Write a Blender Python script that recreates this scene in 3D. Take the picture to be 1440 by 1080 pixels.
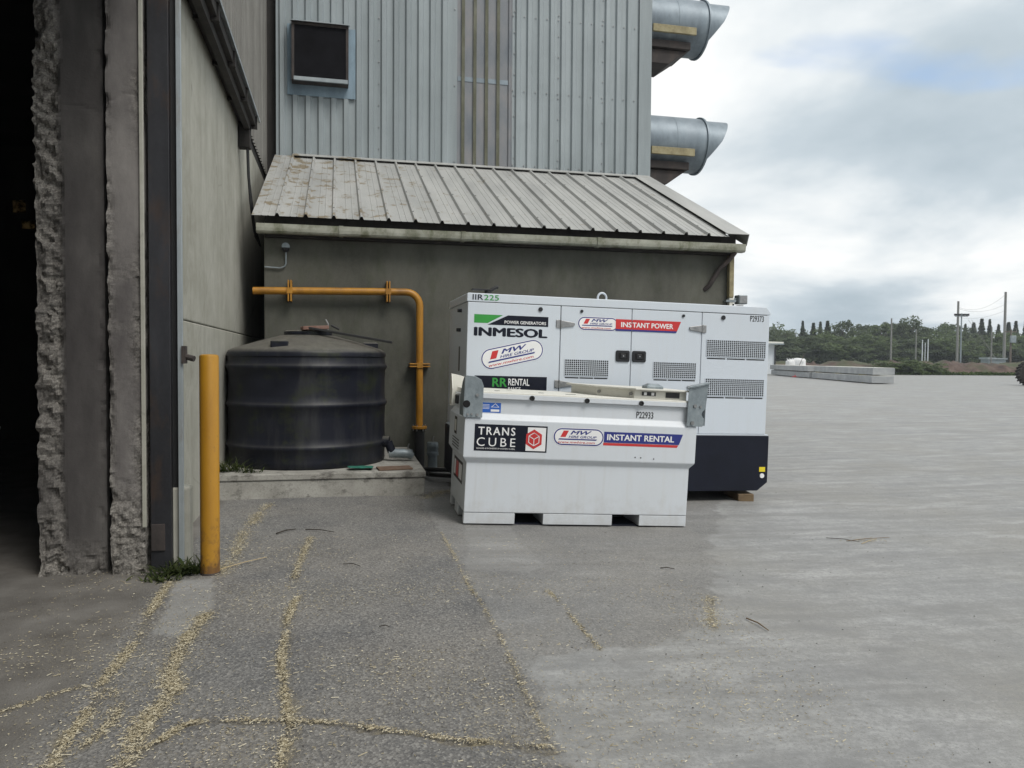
import bpy, bmesh, math, random
import numpy as np
from mathutils import Vector, Matrix
random.seed(7); rng = np.random.default_rng(7)
R = math.radians; PI = math.pi
scene = bpy.context.scene
for o in list(bpy.data.objects): bpy.data.objects.remove(o)
COL = scene.collection

# ------------------------------------------------------------------ camera
cam_d = bpy.data.cameras.new('camera'); cam = bpy.data.objects.new('camera', cam_d); COL.objects.link(cam)
cam_d.sensor_width = 36; cam_d.lens = 27.0; cam_d.clip_start = 0.05; cam_d.clip_end = 5000
cam.matrix_world = (Matrix.Translation((0, 0, 1.6)) @ Matrix.Rotation(R(-12.8), 4, 'Z')
                    @ Matrix.Rotation(R(90 - 1.86), 4, 'X') @ Matrix.Rotation(R(0.4), 4, 'Z'))
scene.camera = cam
scene.cycles.max_bounces = 5; scene.cycles.diffuse_bounces = 3; scene.cycles.glossy_bounces = 2; scene.cycles.transmission_bounces = 2
# ------------------------------------------------------------------ sky
SUN_EL, SUN_AZ = 52, 150           # azimuth clockwise from +Y
world = bpy.data.worlds.new('World'); scene.world = world; world.use_nodes = True
nt = world.node_tree; nt.nodes.clear()
def wn(t, **k):
    n = nt.nodes.new(t)
    for a, b in k.items(): setattr(n, a, b)
    return n
def wl(a, b): nt.links.new(a, b)
def wmath(op, a, b=None, clamp=False):
    n = wn('ShaderNodeMath', operation=op, use_clamp=clamp)
    for i, v in enumerate((a, b)):
        if v is None: continue
        if isinstance(v, (int, float)): n.inputs[i].default_value = v
        else: wl(v, n.inputs[i])
    return n.outputs[0]
sky = wn('ShaderNodeTexSky', sky_type='NISHITA', sun_disc=False)
sky.sun_elevation = R(SUN_EL); sky.sun_rotation = R(SUN_AZ); sky.air_density = 1.0; sky.dust_density = 1.0
tc = wn('ShaderNodeTexCoord'); sep = wn('ShaderNodeSeparateXYZ'); wl(tc.outputs['Generated'], sep.inputs[0])
zz = wmath('ADD', wmath('MAXIMUM', sep.outputs[2], 0.0), 0.22)
cmb = wn('ShaderNodeCombineXYZ'); wl(wmath('DIVIDE', sep.outputs[0], zz), cmb.inputs[0]); wl(wmath('DIVIDE', sep.outputs[1], zz), cmb.inputs[1])
mp = wn('ShaderNodeMapping'); wl(cmb.outputs[0], mp.inputs[0]); mp.inputs['Location'].default_value = (7.35, 3.7, 0)
def wnoise(scale, detail=6, rough=.55, off=0):
    n = wn('ShaderNodeTexNoise'); n.inputs['Scale'].default_value = scale; n.inputs['Detail'].default_value = detail
    n.inputs['Roughness'].default_value = rough; n.inputs['Distortion'].default_value = .25
    m2 = wn('ShaderNodeMapping'); wl(mp.outputs[0], m2.inputs[0]); m2.inputs['Location'].default_value = (off, off * .7, off * .3)
    wl(m2.outputs[0], n.inputs['Vector']); return n.outputs['Fac']
def wramp(fac, stops):
    n = wn('ShaderNodeValToRGB'); wl(fac, n.inputs[0]); e = n.color_ramp.elements
    e[0].position, e[0].color = stops[0][0], (*stops[0][1], 1); e[1].position, e[1].color = stops[-1][0], (*stops[-1][1], 1)
    for p, c in stops[1:-1]:
        q = e.new(p); q.color = (*c, 1)
    return n.outputs[0]
cover = wramp(wnoise(.55, 7, .5, 4.0), [(.285, (0, 0, 0)), (.36, (1, 1, 1))])
tone = wramp(wnoise(.9, 7, .52, 11.0), [(.34, (3.75, 4.45, 4.95)), (.44, (4.9, 5.55, 6.0)), (.51, (6.8, 7.2, 7.4)), (.59, (8.5, 8.6, 8.5))])
mix = wn('ShaderNodeMix', data_type='RGBA'); wl(cover, mix.inputs[0]); sk2 = wn('ShaderNodeVectorMath', operation='SCALE'); wl(sky.outputs[0], sk2.inputs[0]); sk2.inputs['Scale'].default_value = 1.7; wl(sk2.outputs[0], mix.inputs[6]); wl(tone, mix.inputs[7])
bg = wn('ShaderNodeBackground'); wl(mix.outputs[2], bg.inputs[0]); bg.inputs[1].default_value = 0.085
out = wn('ShaderNodeOutputWorld'); wl(bg.outputs[0], out.inputs[0])
# ------------------------------------------------------------------ sun (overcast: weak and wide)
sl = bpy.data.lights.new('sun', 'SUN'); sl.energy = 1.5; sl.angle = R(25); sl.color = (1, .96, .9)
sun = bpy.data.objects.new('sun', sl); COL.objects.link(sun)
sd = Vector((math.sin(R(SUN_AZ)) * math.cos(R(SUN_EL)), math.cos(R(SUN_AZ)) * math.cos(R(SUN_EL)), math.sin(R(SUN_EL))))
sun.rotation_euler = sd.to_track_quat('Z', 'Y').to_euler(); sun.location = (0, -20, 40)
vs = scene.view_settings
vs.view_transform = 'Standard'; vs.look = 'None'; vs.exposure = 0.56; vs.gamma = 1; vs.use_curve_mapping = False

# ------------------------------------------------------------------ helpers
def tag(o, label=None, cat=None, group=None, kind=None):
    if label: o['label'] = label
    if cat: o['category'] = cat
    if group: o['group'] = group
    if kind: o['kind'] = kind
    return o
def thing(name, label, cat, loc=(0, 0, 0), rot=(0, 0, 0), group=None):
    o = bpy.data.objects.new(name, None); o.empty_display_size = .2; COL.objects.link(o)
    o.location = loc; o.rotation_euler = rot
    return tag(o, label, cat, group)
class MB:
    def __init__(s): s.v = []; s.f = []
    def add(s, vs, fs):
        b = len(s.v); s.v += [tuple(p) for p in vs]; s.f += [tuple(i + b for i in f) for f in fs]; return s
    def box(s, x0, x1, y0, y1, z0, z1):
        return s.add([(x0,y0,z0),(x1,y0,z0),(x1,y1,z0),(x0,y1,z0),(x0,y0,z1),(x1,y0,z1),(x1,y1,z1),(x0,y1,z1)],
              [(0,3,2,1),(4,5,6,7),(0,1,5,4),(1,2,6,5),(2,3,7,6),(3,0,4,7)])
    def prism(s, poly, axis, a, b):
        n = len(poly)
        def P(p, t): return {'x': (t, p[0], p[1]), 'y': (p[0], t, p[1]), 'z': (p[0], p[1], t)}[axis]
        return s.add([P(p, a) for p in poly] + [P(p, b) for p in poly],
              [tuple(range(n))[::-1], tuple(range(n, 2*n))] + [(i, (i+1) % n, n+(i+1) % n, n+i) for i in range(n)])
    def loft(s, secs, cap=True):          # secs: list of equal-length rings
        n = len(secs[0]); vs = [p for r in secs for p in r]; fs = []
        for k in range(len(secs)-1):
            for i in range(n): fs.append((k*n+i, k*n+(i+1) % n, (k+1)*n+(i+1) % n, (k+1)*n+i))
        if cap: fs += [tuple(range(n))[::-1], tuple(range((len(secs)-1)*n, len(secs)*n))]
        return s.add(vs, fs)
    def rects(s, secs): return s.loft([[(a,c,z),(b,c,z),(b,d,z),(a,d,z)] for a,b,c,d,z in secs])
    def tube(s, path, r, n=12, cap=True):
        path = [Vector(p) for p in path]; rs = r if isinstance(r, (list, tuple)) else [r]*len(path); rings = []
        t0 = (path[1]-path[0]).normalized(); u = t0.orthogonal().normalized()
        for i, p in enumerate(path):
            t = ((path[min(i+1, len(path)-1)] - path[max(i-1, 0)])).normalized()
            u = (u - t*u.dot(t)).normalized(); w = t.cross(u)
            rings.append([p + (u*math.cos(2*PI*k/n) + w*math.sin(2*PI*k/n))*rs[i] for k in range(n)])
        return s.loft(rings, cap)
    def lathe(s, prof, n=48, c=(0, 0, 0)):
        rings = [[(c[0]+r*math.cos(2*PI*k/n), c[1]+r*math.sin(2*PI*k/n), c[2]+z) for k in range(n)] for r, z in prof]
        return s.loft(rings)
    def build(s, name, m, parent=None, smooth=False, bevel=0, seg=2, angle=None):
        me = bpy.data.meshes.new(name); me.from_pydata(s.v, [], s.f)
        bm = bmesh.new(); bm.from_mesh(me); bmesh.ops.recalc_face_normals(bm, faces=bm.faces); bm.to_mesh(me); bm.free()
        if smooth:
            me.polygons.foreach_set('use_smooth', [True]*len(me.polygons))
            me.set_sharp_from_angle(angle=R(angle or 40))
        return link(name, me, m, parent, bevel, seg)
def link(name, me, m, parent=None, bevel=0, seg=2):
    o = bpy.data.objects.new(name, me); COL.objects.link(o); o.parent = parent
    if m: me.materials.append(m)
    if bevel:
        b = o.modifiers.new('b', 'BEVEL'); b.width = bevel; b.segments = seg; b.limit_method = 'ANGLE'; b.angle_limit = R(35)
        b.harden_normals = False
    return o
def copy_tree(o, parent=None):
    c = o.copy(); COL.objects.link(c); c.parent = parent
    for ch in list(o.children): copy_tree(ch, c)
    return c
def arc(cx, cy, r, a0, a1, n):
    return [(cx + r*math.cos(R(a0+(a1-a0)*i/n)), cy + r*math.sin(R(a0+(a1-a0)*i/n))) for i in range(n+1)]
# value noise for mesh work
_perm = rng.random((64, 64, 64))
def vnoise(p, scale, oct=3):
    p = np.asarray(p, float)*scale; tot = np.zeros(len(p)); amp = 1; norm = 0
    for o in range(oct):
        i = np.floor(p).astype(int); f = p-i; f = f*f*(3-2*f); r = np.zeros(len(p))
        for dx in (0, 1):
            for dy in (0, 1):
                for dz in (0, 1):
                    w = (f[:,0] if dx else 1-f[:,0])*(f[:,1] if dy else 1-f[:,1])*(f[:,2] if dz else 1-f[:,2])
                    r += w*_perm[(i[:,0]+dx) % 64, (i[:,1]+dy) % 64, (i[:,2]+dz) % 64]
        tot += r*amp; norm += amp; amp *= .5; p = p*2.03+7.7
    return tot/norm
# ------------------------------------------------------------------ materials
class NT:
    def __init__(s, name):
        s.m = bpy.data.materials.new(name); s.m.use_nodes = True; s.t = s.m.node_tree
        s.b = s.t.nodes['Principled BSDF']; s.co = s.t.nodes.new('ShaderNodeTexCoord').outputs['Object']
    def n(s, t, **k):
        n = s.t.nodes.new(t)
        for a, b in k.items(): setattr(n, a, b)
        return n
    def l(s, a, b): s.t.links.new(a, b)
    def val(s, inp, v):
        if isinstance(v, (int, float)): inp.default_value = v
        elif isinstance(v, tuple): inp.default_value = (*v, 1) if len(v) == 3 else v
        else: s.l(v, inp)
    def map(s, scale=(1, 1, 1), rot=(0, 0, 0), loc=(0, 0, 0)):
        n = s.n('ShaderNodeMapping'); s.l(s.co, n.inputs[0]); n.inputs['Scale'].default_value = scale
        n.inputs['Rotation'].default_value = rot; n.inputs['Location'].default_value = loc; return n.outputs[0]
    def noise(s, scale, detail=5, rough=.6, vec=None, dist=0):
        n = s.n('ShaderNodeTexNoise'); n.inputs['Scale'].default_value = scale; n.inputs['Detail'].default_value = detail
        n.inputs['Roughness'].default_value = rough; n.inputs['Distortion'].default_value = dist
        s.l(vec if vec is not None else s.co, n.inputs['Vector']); return n.outputs['Fac']
    def voro(s, scale, vec=None, feature='F1', out='Distance'):
        n = s.n('ShaderNodeTexVoronoi', feature=feature); n.inputs['Scale'].default_value = scale
        s.l(vec if vec is not None else s.co, n.inputs['Vector']); return n.outputs[out]
    def ramp(s, fac, stops):
        n = s.n('ShaderNodeValToRGB'); s.l(fac, n.inputs[0]); e = n.color_ramp.elements
        g = lambda c: (c, c, c, 1) if isinstance(c, (int, float)) else (*c, 1)
        e[0].position, e[0].color = stops[0][0], g(stops[0][1]); e[1].position, e[1].color = stops[-1][0], g(stops[-1][1])
        for p, c in stops[1:-1]: e.new(p).color = g(c)
        return n.outputs[0]
    def mix(s, fac, a, b, mode='MIX'):
        n = s.n('ShaderNodeMix', data_type='RGBA', blend_type=mode); s.val(n.inputs[0], fac); s.val(n.inputs[6], a); s.val(n.inputs[7], b)
        return n.outputs[2]
    def math(s, op, a, b=0., clamp=False):
        n = s.n('ShaderNodeMath', operation=op, use_clamp=clamp); s.val(n.inputs[0], a); s.val(n.inputs[1], b); return n.outputs[0]
    def attr(s, name): return s.n('ShaderNodeAttribute', attribute_name=name).outputs['Fac']
    def bump(s, h, strength=.3, dist=.01):
        n = s.n('ShaderNodeBump'); n.inputs['Strength'].default_value = strength; n.inputs['Distance'].default_value = dist
        s.l(h, n.inputs['Height']); s.l(n.outputs[0], s.b.inputs['Normal'])
    def done(s, col, rough=.6, metal=0., spec=None):
        s.val(s.b.inputs['Base Color'], col); s.val(s.b.inputs['Roughness'], rough); s.val(s.b.inputs['Metallic'], metal)
        if spec is not None: s.b.inputs['Specular IOR Level'].default_value = spec
        return s.m
def simple(name, col, rough=.5, metal=0., var=.12, scale=6, bump=0, bscale=60, spec=None):
    t = NT(name); n = t.noise(scale, 6, .65)
    d = tuple(c*(1-var) for c in col); h = tuple(min(1, c*(1+var)) for c in col)
    c = t.ramp(n, [(.3, d), (.7, h)])
    if bump: t.bump(t.noise(bscale, 4), bump, .004)
    return t.done(c, t.math('ADD', t.math('MULTIPLY', n, .2), rough-.1), metal, spec)
def painted_white(name, col=(.62, .655, .695), dirt=.4, rough=.38):
    t = NT(name); g = t.noise(1.7, 5, .6); f = t.noise(38, 4, .7); st = t.noise(5, 5, .7, t.map((2.2, 2.2, .28)))
    c = t.mix(t.math('MULTIPLY', t.ramp(st, [(.5, 0), (.8, 1)]), dirt*.6), col, (.5, .48, .43))
    c = t.mix(t.math('MULTIPLY', t.ramp(g, [(.45, 0), (.8, 1)]), dirt*.3), c, (.55, .54, .5))
    c = t.mix(t.math('MULTIPLY', t.ramp(f, [(.70, 0), (.76, 1)]), dirt*.5), c, (.3, .27, .22))
    sx = t.n('ShaderNodeSeparateXYZ'); t.l(t.co, sx.inputs[0])       # road splash near the ground, with its own ragged outline
    sp_ = t.math('SUBTRACT', t.noise(6, 6, .75), t.math('MULTIPLY', sx.outputs[2], .9)); c = t.mix(t.math('MULTIPLY', t.ramp(sp_, [(.25, 0), (.6, 1)]), .32), c, (.33, .30, .25))
    scr = t.noise(14, 5, .8, t.map((.12, 1, 2.2), rot=(0, .35, 0))); c = t.mix(t.math('MULTIPLY', t.ramp(scr, [(.66, 0), (.70, 1)]), dirt), c, (.36, .35, .33))
    run = t.noise(16, 4, .6, t.map((1, 1, .045))); c = t.mix(t.math('MULTIPLY', t.ramp(run, [(.57, 0), (.75, 1)]), dirt*.4), c, (.42, .40, .35))
    t.bump(t.noise(2.2, 3), .16, .012)
    return t.done(c, t.math('ADD', t.math('MULTIPLY', g, .2), rough-.1))
def streaked(name, base, dark, light, rough=.7, metal=0., zs=.15, sc=3., bump=.15, moss=None, mossamt=.5):
    t = NT(name); a = t.noise(sc, 6, .65, t.map((1, 1, zs))); b = t.noise(sc*.45, 5, .6); f = t.noise(45, 5, .7)
    c = t.ramp(a, [(.3, dark), (.5, base), (.72, light)])
    c = t.mix(t.ramp(b, [(.4, 0), (.75, .55)]), c, dark)
    c = t.mix(t.math('MULTIPLY', t.ramp(f, [(.45, 0), (.7, 1)]), .22), c, light)
    if moss:
        mm = t.noise(4, 6, .7, t.map((1, 1, .4), loc=(3, 1, 2))); c = t.mix(t.math('MULTIPLY', t.ramp(mm, [(.52, 0), (.68, 1)]), mossamt), c, moss)
    if bump: t.bump(f, bump, .006)
    return t.done(c, rough, metal)
M = {}
M['white'] = painted_white('white_paint'); M['gen_white'] = painted_white('generator_paint', (.585, .635, .695), .25, .4)
M['cream'] = painted_white('cream_lid_paint', (.68, .67, .61), .35, .5)
M['navy'] = simple('navy_vinyl', (.008, .010, .02), .5, var=.1, spec=.2); M['blue'] = simple('blue_vinyl', (.02, .03, .2), .4, var=.08)
M['red'] = simple('red_vinyl', (.55, .03, .03), .4, var=.08); M['green'] = simple('green_vinyl', (.03, .28, .04), .4, var=.08)
M['ink'] = simple('black_ink', (.012, .012, .014), .45, var=.1); M['wink'] = simple('white_ink', (.8, .8, .8), .4, var=.03)
M['sticker_blue'] = simple('sticker_blue', (.02, .12, .5), .4, var=.08); M['yellow_vinyl'] = simple('yellow_vinyl', (.75, .6, .02), .4, var=.05)
M['base_black'] = simple('black_base_paint', (.008, .010, .019), .55, var=.25, scale=3, spec=.22)
M['dark'] = simple('dark_void', (.006, .006, .007), .9, var=.2); M['rubber'] = simple('black_rubber', (.014, .014, .015), .6, var=.3, scale=9)
M['galv'] = streaked('galvanised_plate', (.26, .30, .32), (.18, .21, .23), (.38, .42, .44), .5, .5, .6, 9, .05)
M['steel'] = simple('dull_steel', (.3, .3, .3), .4, .8, .25, 20)
M['handle'] = simple('black_plastic', (.01, .011, .014), .35, var=.2)
# building materials
M['clad'] = streaked('blue_grey_cladding', (.29, .328, .342), (.21, .24, .25), (.355, .395, .41), .42, 0., .06, 2.5, .03)
M['clad_old'] = streaked('weathered_shed_cladding', (.17, .165, .15), (.10, .095, .085), (.24, .235, .215), .65, 0., .05, 4, .05)
M['flash'] = streaked('light_flashing', (.31, .35, .37), (.24, .27, .29), (.38, .42, .44), .5, 0., .3, 4, .03)
M['blueflash'] = streaked('blue_flashing', (.22, .31, .38), (.12, .16, .19), (.30, .40, .48), .5, 0., .3, 3, .03)
def translucent_sheet():
    t = NT('translucent_grp_sheet'); a = t.noise(2.2, 6, .6, t.map((1, 1, .5))); f = t.noise(40, 4, .6)
    c = t.ramp(a, [(.32, (.15, .17, .195)), (.5, (.21, .22, .235)), (.66, (.265, .255, .255))])
    c = t.mix(t.math('MULTIPLY', f, .25), c, (.10, .10, .11)); t.bump(f, .05, .004); return t.done(c, .3)
M['grp'] = translucent_sheet()
M['algae'] = streaked('algae_on_rib', (.10, .102, .065), (.06, .062, .04), (.19, .19, .15), .7, 0., .3, 5, .1)
def roof_mat():
    t = NT('lean_to_roof_sheet'); a = t.noise(2.5, 6, .6, t.map((1, .25, .25))); f = t.noise(60, 4, .7)
    c = t.ramp(a, [(.3, (.30, .303, .295)), (.5, (.365, .367, .355)), (.7, (.42, .42, .405))])
    m = t.noise(3.6, 6, .7, dist=.4); sx = t.n('ShaderNodeSeparateXYZ'); t.l(t.co, sx.inputs[0])
    lim = t.math('MULTIPLY', t.math('SUBTRACT', 3.4, sx.outputs[0]), .03)       # lichen thins out towards the right-hand end
    lim = t.math('MAXIMUM', lim, 0.0)
    k = t.ramp(t.math('ADD', m, lim), [(.645, 0), (.70, 1)])
    c = t.mix(t.math('MULTIPLY', k, .8), c, t.ramp(f, [(.4, (.10, .075, .04)), (.65, (.30, .22, .10))]))
    c = t.mix(t.math('MULTIPLY', t.ramp(f, [(.5, 0), (.75, 1)]), .25), c, (.2, .2, .18))
    return t.done(c, .55)
M['roof'] = roof_mat()
M['render'] = streaked('damp_cement_render', (.088, .088, .073), (.045, .045, .037), (.128, .128, .107), .85, 0., .45, 1.5, .35, (.05, .06, .03), .4)
M['gutter'] = streaked('mossy_white_gutter', (.34, .34, .28), (.12, .125, .075), (.48, .48, .42), .6, 0., 1.0, 4, .08, (.09, .10, .04), .85)
def board_concrete():
    t = NT('board_marked_concrete'); b = t.noise(7, 3, .5, t.map((1, 1, .03))); a = t.noise(1.1, 6, .6, t.map((1, 1, .5))); f = t.noise(28, 6, .7)
    c = t.ramp(b, [(.3, (.36, .355, .305)), (.5, (.41, .405, .35)), (.75, (.455, .45, .395))])
    c = t.mix(t.ramp(a, [(.38, 0), (.68, .75)]), c, (.25, .243, .195)); c = t.mix(t.ramp(t.noise(3.3, 6, .72), [(.45, 0), (.7, .6)]), c, (.50, .49, .44))
    s = t.noise(2.4, 6, .75, t.map((1, 2.5, .45), loc=(1, 4, 2))); c = t.mix(t.ramp(s, [(.63, 0), (.70, .75)]), c, (.09, .085, .07))
    cr = t.voro(.45, t.map((1, 1, .8), rot=(.5, 0, 0)), 'DISTANCE_TO_EDGE'); c = t.mix(t.ramp(cr, [(.0, .3), (.004, 0)]), c, (.12, .11, .09))
    c = t.mix(t.math('MULTIPLY', t.ramp(f, [(.45, 0), (.7, 1)]), .3), c, (.34, .33, .29))
    t.bump(t.math('ADD', t.math('MULTIPLY', b, .25), t.math('MULTIPLY', f, .6)), .3, .006); return t.done(c, .85)
M['board'] = board_concrete()
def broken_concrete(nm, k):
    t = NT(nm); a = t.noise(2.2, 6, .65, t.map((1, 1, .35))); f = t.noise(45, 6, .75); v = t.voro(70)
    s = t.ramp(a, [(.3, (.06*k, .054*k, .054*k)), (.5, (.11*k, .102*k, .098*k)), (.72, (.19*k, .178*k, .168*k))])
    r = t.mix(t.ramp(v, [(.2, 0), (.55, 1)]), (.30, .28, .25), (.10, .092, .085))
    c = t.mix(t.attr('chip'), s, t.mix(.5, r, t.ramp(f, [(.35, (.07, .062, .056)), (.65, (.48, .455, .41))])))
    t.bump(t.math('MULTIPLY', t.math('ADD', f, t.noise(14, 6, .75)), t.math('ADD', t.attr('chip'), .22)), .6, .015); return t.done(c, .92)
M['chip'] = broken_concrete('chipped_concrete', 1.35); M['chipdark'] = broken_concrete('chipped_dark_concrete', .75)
M['darksteel'] = streaked('dark_painted_steel', (.03, .031, .036), (.015, .015, .018), (.055, .056, .064), .5, .2, .2, 3, .08, (.08, .045, .025), .5)
M['rail'] = streaked('rusty_dark_rail', (.022, .019, .017), (.01, .009, .008), (.045, .037, .032), .7, .2, 1, 5, .1)
M['trim'] = streaked('galvanised_trim', (.36, .40, .42), (.26, .29, .30), (.46, .5, .52), .45, .3, .1, 5, .03, (.2, .12, .06), .4)
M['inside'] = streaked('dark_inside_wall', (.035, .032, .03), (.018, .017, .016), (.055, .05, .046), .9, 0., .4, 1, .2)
M['duct'] = streaked('galvanised_duct', (.22, .265, .30), (.13, .155, .18), (.30, .345, .385), .52, .3, .4, 2.6, .03)
M['timber'] = streaked('weathered_timber', (.30, .26, .15), (.17, .14, .08), (.40, .36, .24), .8, 0., 1, 6, .2)
M['rust'] = streaked('rusty_dark_box', (.05, .042, .04), (.03, .026, .025), (.09, .07, .06), .8, .1, .5, 5, .1)

# ------------------------------------------------------------------ ground
GX = [-1e9, .5, .9, 3.4, 4.2, 5.1, 7, 1e9]; GZ = [0, 0, -.012, -.135, -.158, -.175, -.2, -.2]
def gz(x): return float(np.interp(x, GX, GZ))
CR = dict(
 l1=(.022, .8, [(-1.17,5.82),(-1.14,5.06),(-1.1,4.68),(-1.12,4.22),(-1.13,4.04),(-1.09,3.77),(-1.1,3.53),(-1.09,3.26),(-1.1,2.6),(-1.12,1.5)]),
 l1b=(.018, .3, [(-1.13,4.04),(-1.25,4.01),(-1.33,3.95),(-1.6,3.7)]), l1c=(.025, .4, [(-1.11,4.02),(-.98,3.84),(-.96,3.62),(-1.01,3.41)]),
 l2=(.032, 1.1, [(-.79,5.05),(-.83,4.82),(-.84,4.43),(-.83,4.14),(-.77,3.91),(-.8,3.69),(-.84,3.49),(-.82,3.31),(-.81,2.95),(-.8,1.5)]),
 l3=(.017, 1.0, [(-.26,5.3),(-.28,5.12),(-.3,4.84),(-.29,4.59),(-.3,4.27),(-.26,3.88),(-.22,3.56),(-.2,3.42),(-.22,3.27),(-.22,2.82),(-.2,1.5)]),
 l4=(.012, 1.2, [(-.8,3.31),(-.72,3.41),(-.67,3.51),(-.62,3.54),(-.23,3.48),(.02,3.39),(.25,3.27),(.48,3.15),(.78,3.05),(.89,3.01)]),
 l5=(.05, .4, [(-.85,5.94),(-.8,6.4),(-.83,7.16),(-.79,8.1),(-.72,8.75)]), l6=(.025, .35, [(-.23,7.04),(-.28,6.3),(-.32,5.53)]),
 l7=(.012, .3, [(.94,7.07),(.93,6.11),(.91,5.44),(.93,4.63),(.91,4.05),(.88,3.47),(.87,3.06)]),
 l8=(.015, .3, [(1.45,5.21),(1.46,4.89),(1.45,4.41),(1.45,4.06)]), l9=(.08, .5, [(1.01,8.87),(1.18,9.22),(1.33,9.39)]),
 l10=(.035, .3, [(2.29,4.35),(2.45,4.7),(2.6,5.0)]))
LIGHT = [(60,120),(5.05,9.54),(3.92,7.38),(3.03,5.75),(2.29,4.35),(2.1,4.14),(1.71,4.07),(1.44,4.04),(.96,3.99),(.93,3.67),(.91,3.35),(.89,3.0),(.83,2.4),(.8,-900),(900,-900),(900,120)]
PATCH = [(1.2,7.27),(.96,5.79),(1.41,5.68),(1.61,5.88),(1.63,7.28)]; APRON = [(-1.15,5.85),(-.87,5.85),(-.8,5.23),(-.86,4.6),(-1.04,4.75)]
def inside(P, poly):
    x, y = P[:,0], P[:,1]; c = np.zeros(len(P), bool); n = len(poly)
    for i in range(n):
        (x0,y0),(x1,y1) = poly[i], poly[(i+1) % n]
        if y0 == y1: continue
        k = ((y0 > y) != (y1 > y)) & (x < (x1-x0)*(y-y0)/(y1-y0)+x0); c ^= k
    return c
def pdist(P, line):
    d = np.full(len(P), 1e9)
    for (ax,ay),(bx,by) in zip(line[:-1], line[1:]):
        vx, vy = bx-ax, by-ay; t = np.clip(((P[:,0]-ax)*vx+(P[:,1]-ay)*vy)/(vx*vx+vy*vy), 0, 1)
        d = np.minimum(d, np.hypot(P[:,0]-ax-t*vx, P[:,1]-ay-t*vy))
    return d
def axis(lo, hi, step, med, mstep, far):
    a = list(np.arange(lo, hi+1e-6, step)); b = [hi]; s = mstep
    while b[-1] < far:
        if b[-1] > med[1]: s *= 1.35
        b.append(b[-1]+s)
    c = [lo]; s = mstep
    while c[-1] > -far:
        if c[-1] < med[0]: s *= 1.35
        c.append(c[-1]-s)
    return np.array(sorted(set(np.round(c[1:]+a+b[1:], 4))))
gx = axis(-2.6, 6.4, .03, (-7, 13), .2, 1500); gy = axis(1.7, 9.6, .03, (-5, 16), .2, 1500)
XX, YY = np.meshgrid(gx, gy); P = np.stack([XX.ravel(), YY.ravel()], 1); P3 = np.c_[P, np.zeros(len(P))]
jit = (vnoise(P3, 3, 3)-.5)*.22 + (vnoise(P3+9, 22, 2)-.5)*.07
Pj = P + np.c_[jit, (vnoise(P3+5, 3, 3)-.5)*.22]
sd_ = pdist(P, LIGHT[1:13])*np.where(inside(P, LIGHT), -1, 1); near = np.hypot(P[:,0], P[:,1]) < 40
old = np.clip(.5+(sd_+(vnoise(P3, 2.2, 4)-.5)*.42+(vnoise(P3+9, 14, 3)-.5)*.16)/.06, 0, 1)
old *= np.where(P[:,0]+(vnoise(P3+15, 5, 3)-.5)*.12 > .93, .62, 1.)
patch = np.maximum(inside(P+.35*(Pj-P), PATCH)*.55, inside(P+.4*(Pj-P), APRON)*.9)
straw = np.zeros(len(P)); crack = np.zeros(len(P))
wob = (vnoise(P3+3, 6, 3)-.5)
for k, (w, s, ln) in CR.items():
    d = np.abs(pdist(P + np.c_[wob, wob]*.10, ln)); straw = np.maximum(straw, s*np.exp(-(d/(w*1.1))**2)*np.clip((vnoise(P3+11, 3.5, 4)-.33)*4.5, .1, 1.1)); crack = np.maximum(crack, np.exp(-(d/.02)**2)*min(1, s))
scat = np.clip((vnoise(P3+21, 1.6, 4)-.43)*3.2, 0, 1)*np.clip(1-(np.hypot(P[:,0]+.1, P[:,1]-3.6)/4.2), 0, 1)
Z = np.interp(P[:,0], GX, GZ) + (vnoise(P3, .6, 3)-.5)*.02*(np.hypot(P[:,0], P[:,1]) < 12) + (vnoise(P3+2, 9, 3)-.5)*.007*(old > .5)*(np.hypot(P[:,0], P[:,1]) < 14) - .012*crack
nx, ny = len(gx), len(gy)
me = bpy.data.meshes.new('ground'); idx = np.arange(nx*ny).reshape(ny, nx)
q = np.stack([idx[:-1,:-1], idx[:-1,1:], idx[1:,1:], idx[1:,:-1]], -1).reshape(-1, 4)
me.vertices.add(len(P)); me.vertices.foreach_set('co', np.c_[P, Z].ravel()); me.loops.add(q.size); me.loops.foreach_set('vertex_index', q.ravel().astype(np.int32))
me.polygons.add(len(q)); me.polygons.foreach_set('loop_start', (np.arange(len(q))*4).astype(np.int32)); me.update(calc_edges=True); me.validate()
me.polygons.foreach_set('use_smooth', [True]*len(q))
FD = P[:,0]*math.sin(R(12.8)) + P[:,1]*math.cos(R(12.8))
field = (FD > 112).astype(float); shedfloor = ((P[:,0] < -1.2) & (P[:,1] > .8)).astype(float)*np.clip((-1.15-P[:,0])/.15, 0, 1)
for nm, a in (('old', old), ('straw', np.clip(straw, 0, 1)), ('crack', crack), ('patch', patch), ('scat', scat), ('field', field), ('shedfloor', shedfloor)):
    at = me.attributes.new(nm, 'FLOAT', 'POINT'); at.data.foreach_set('value', a.astype(np.float32))
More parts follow.
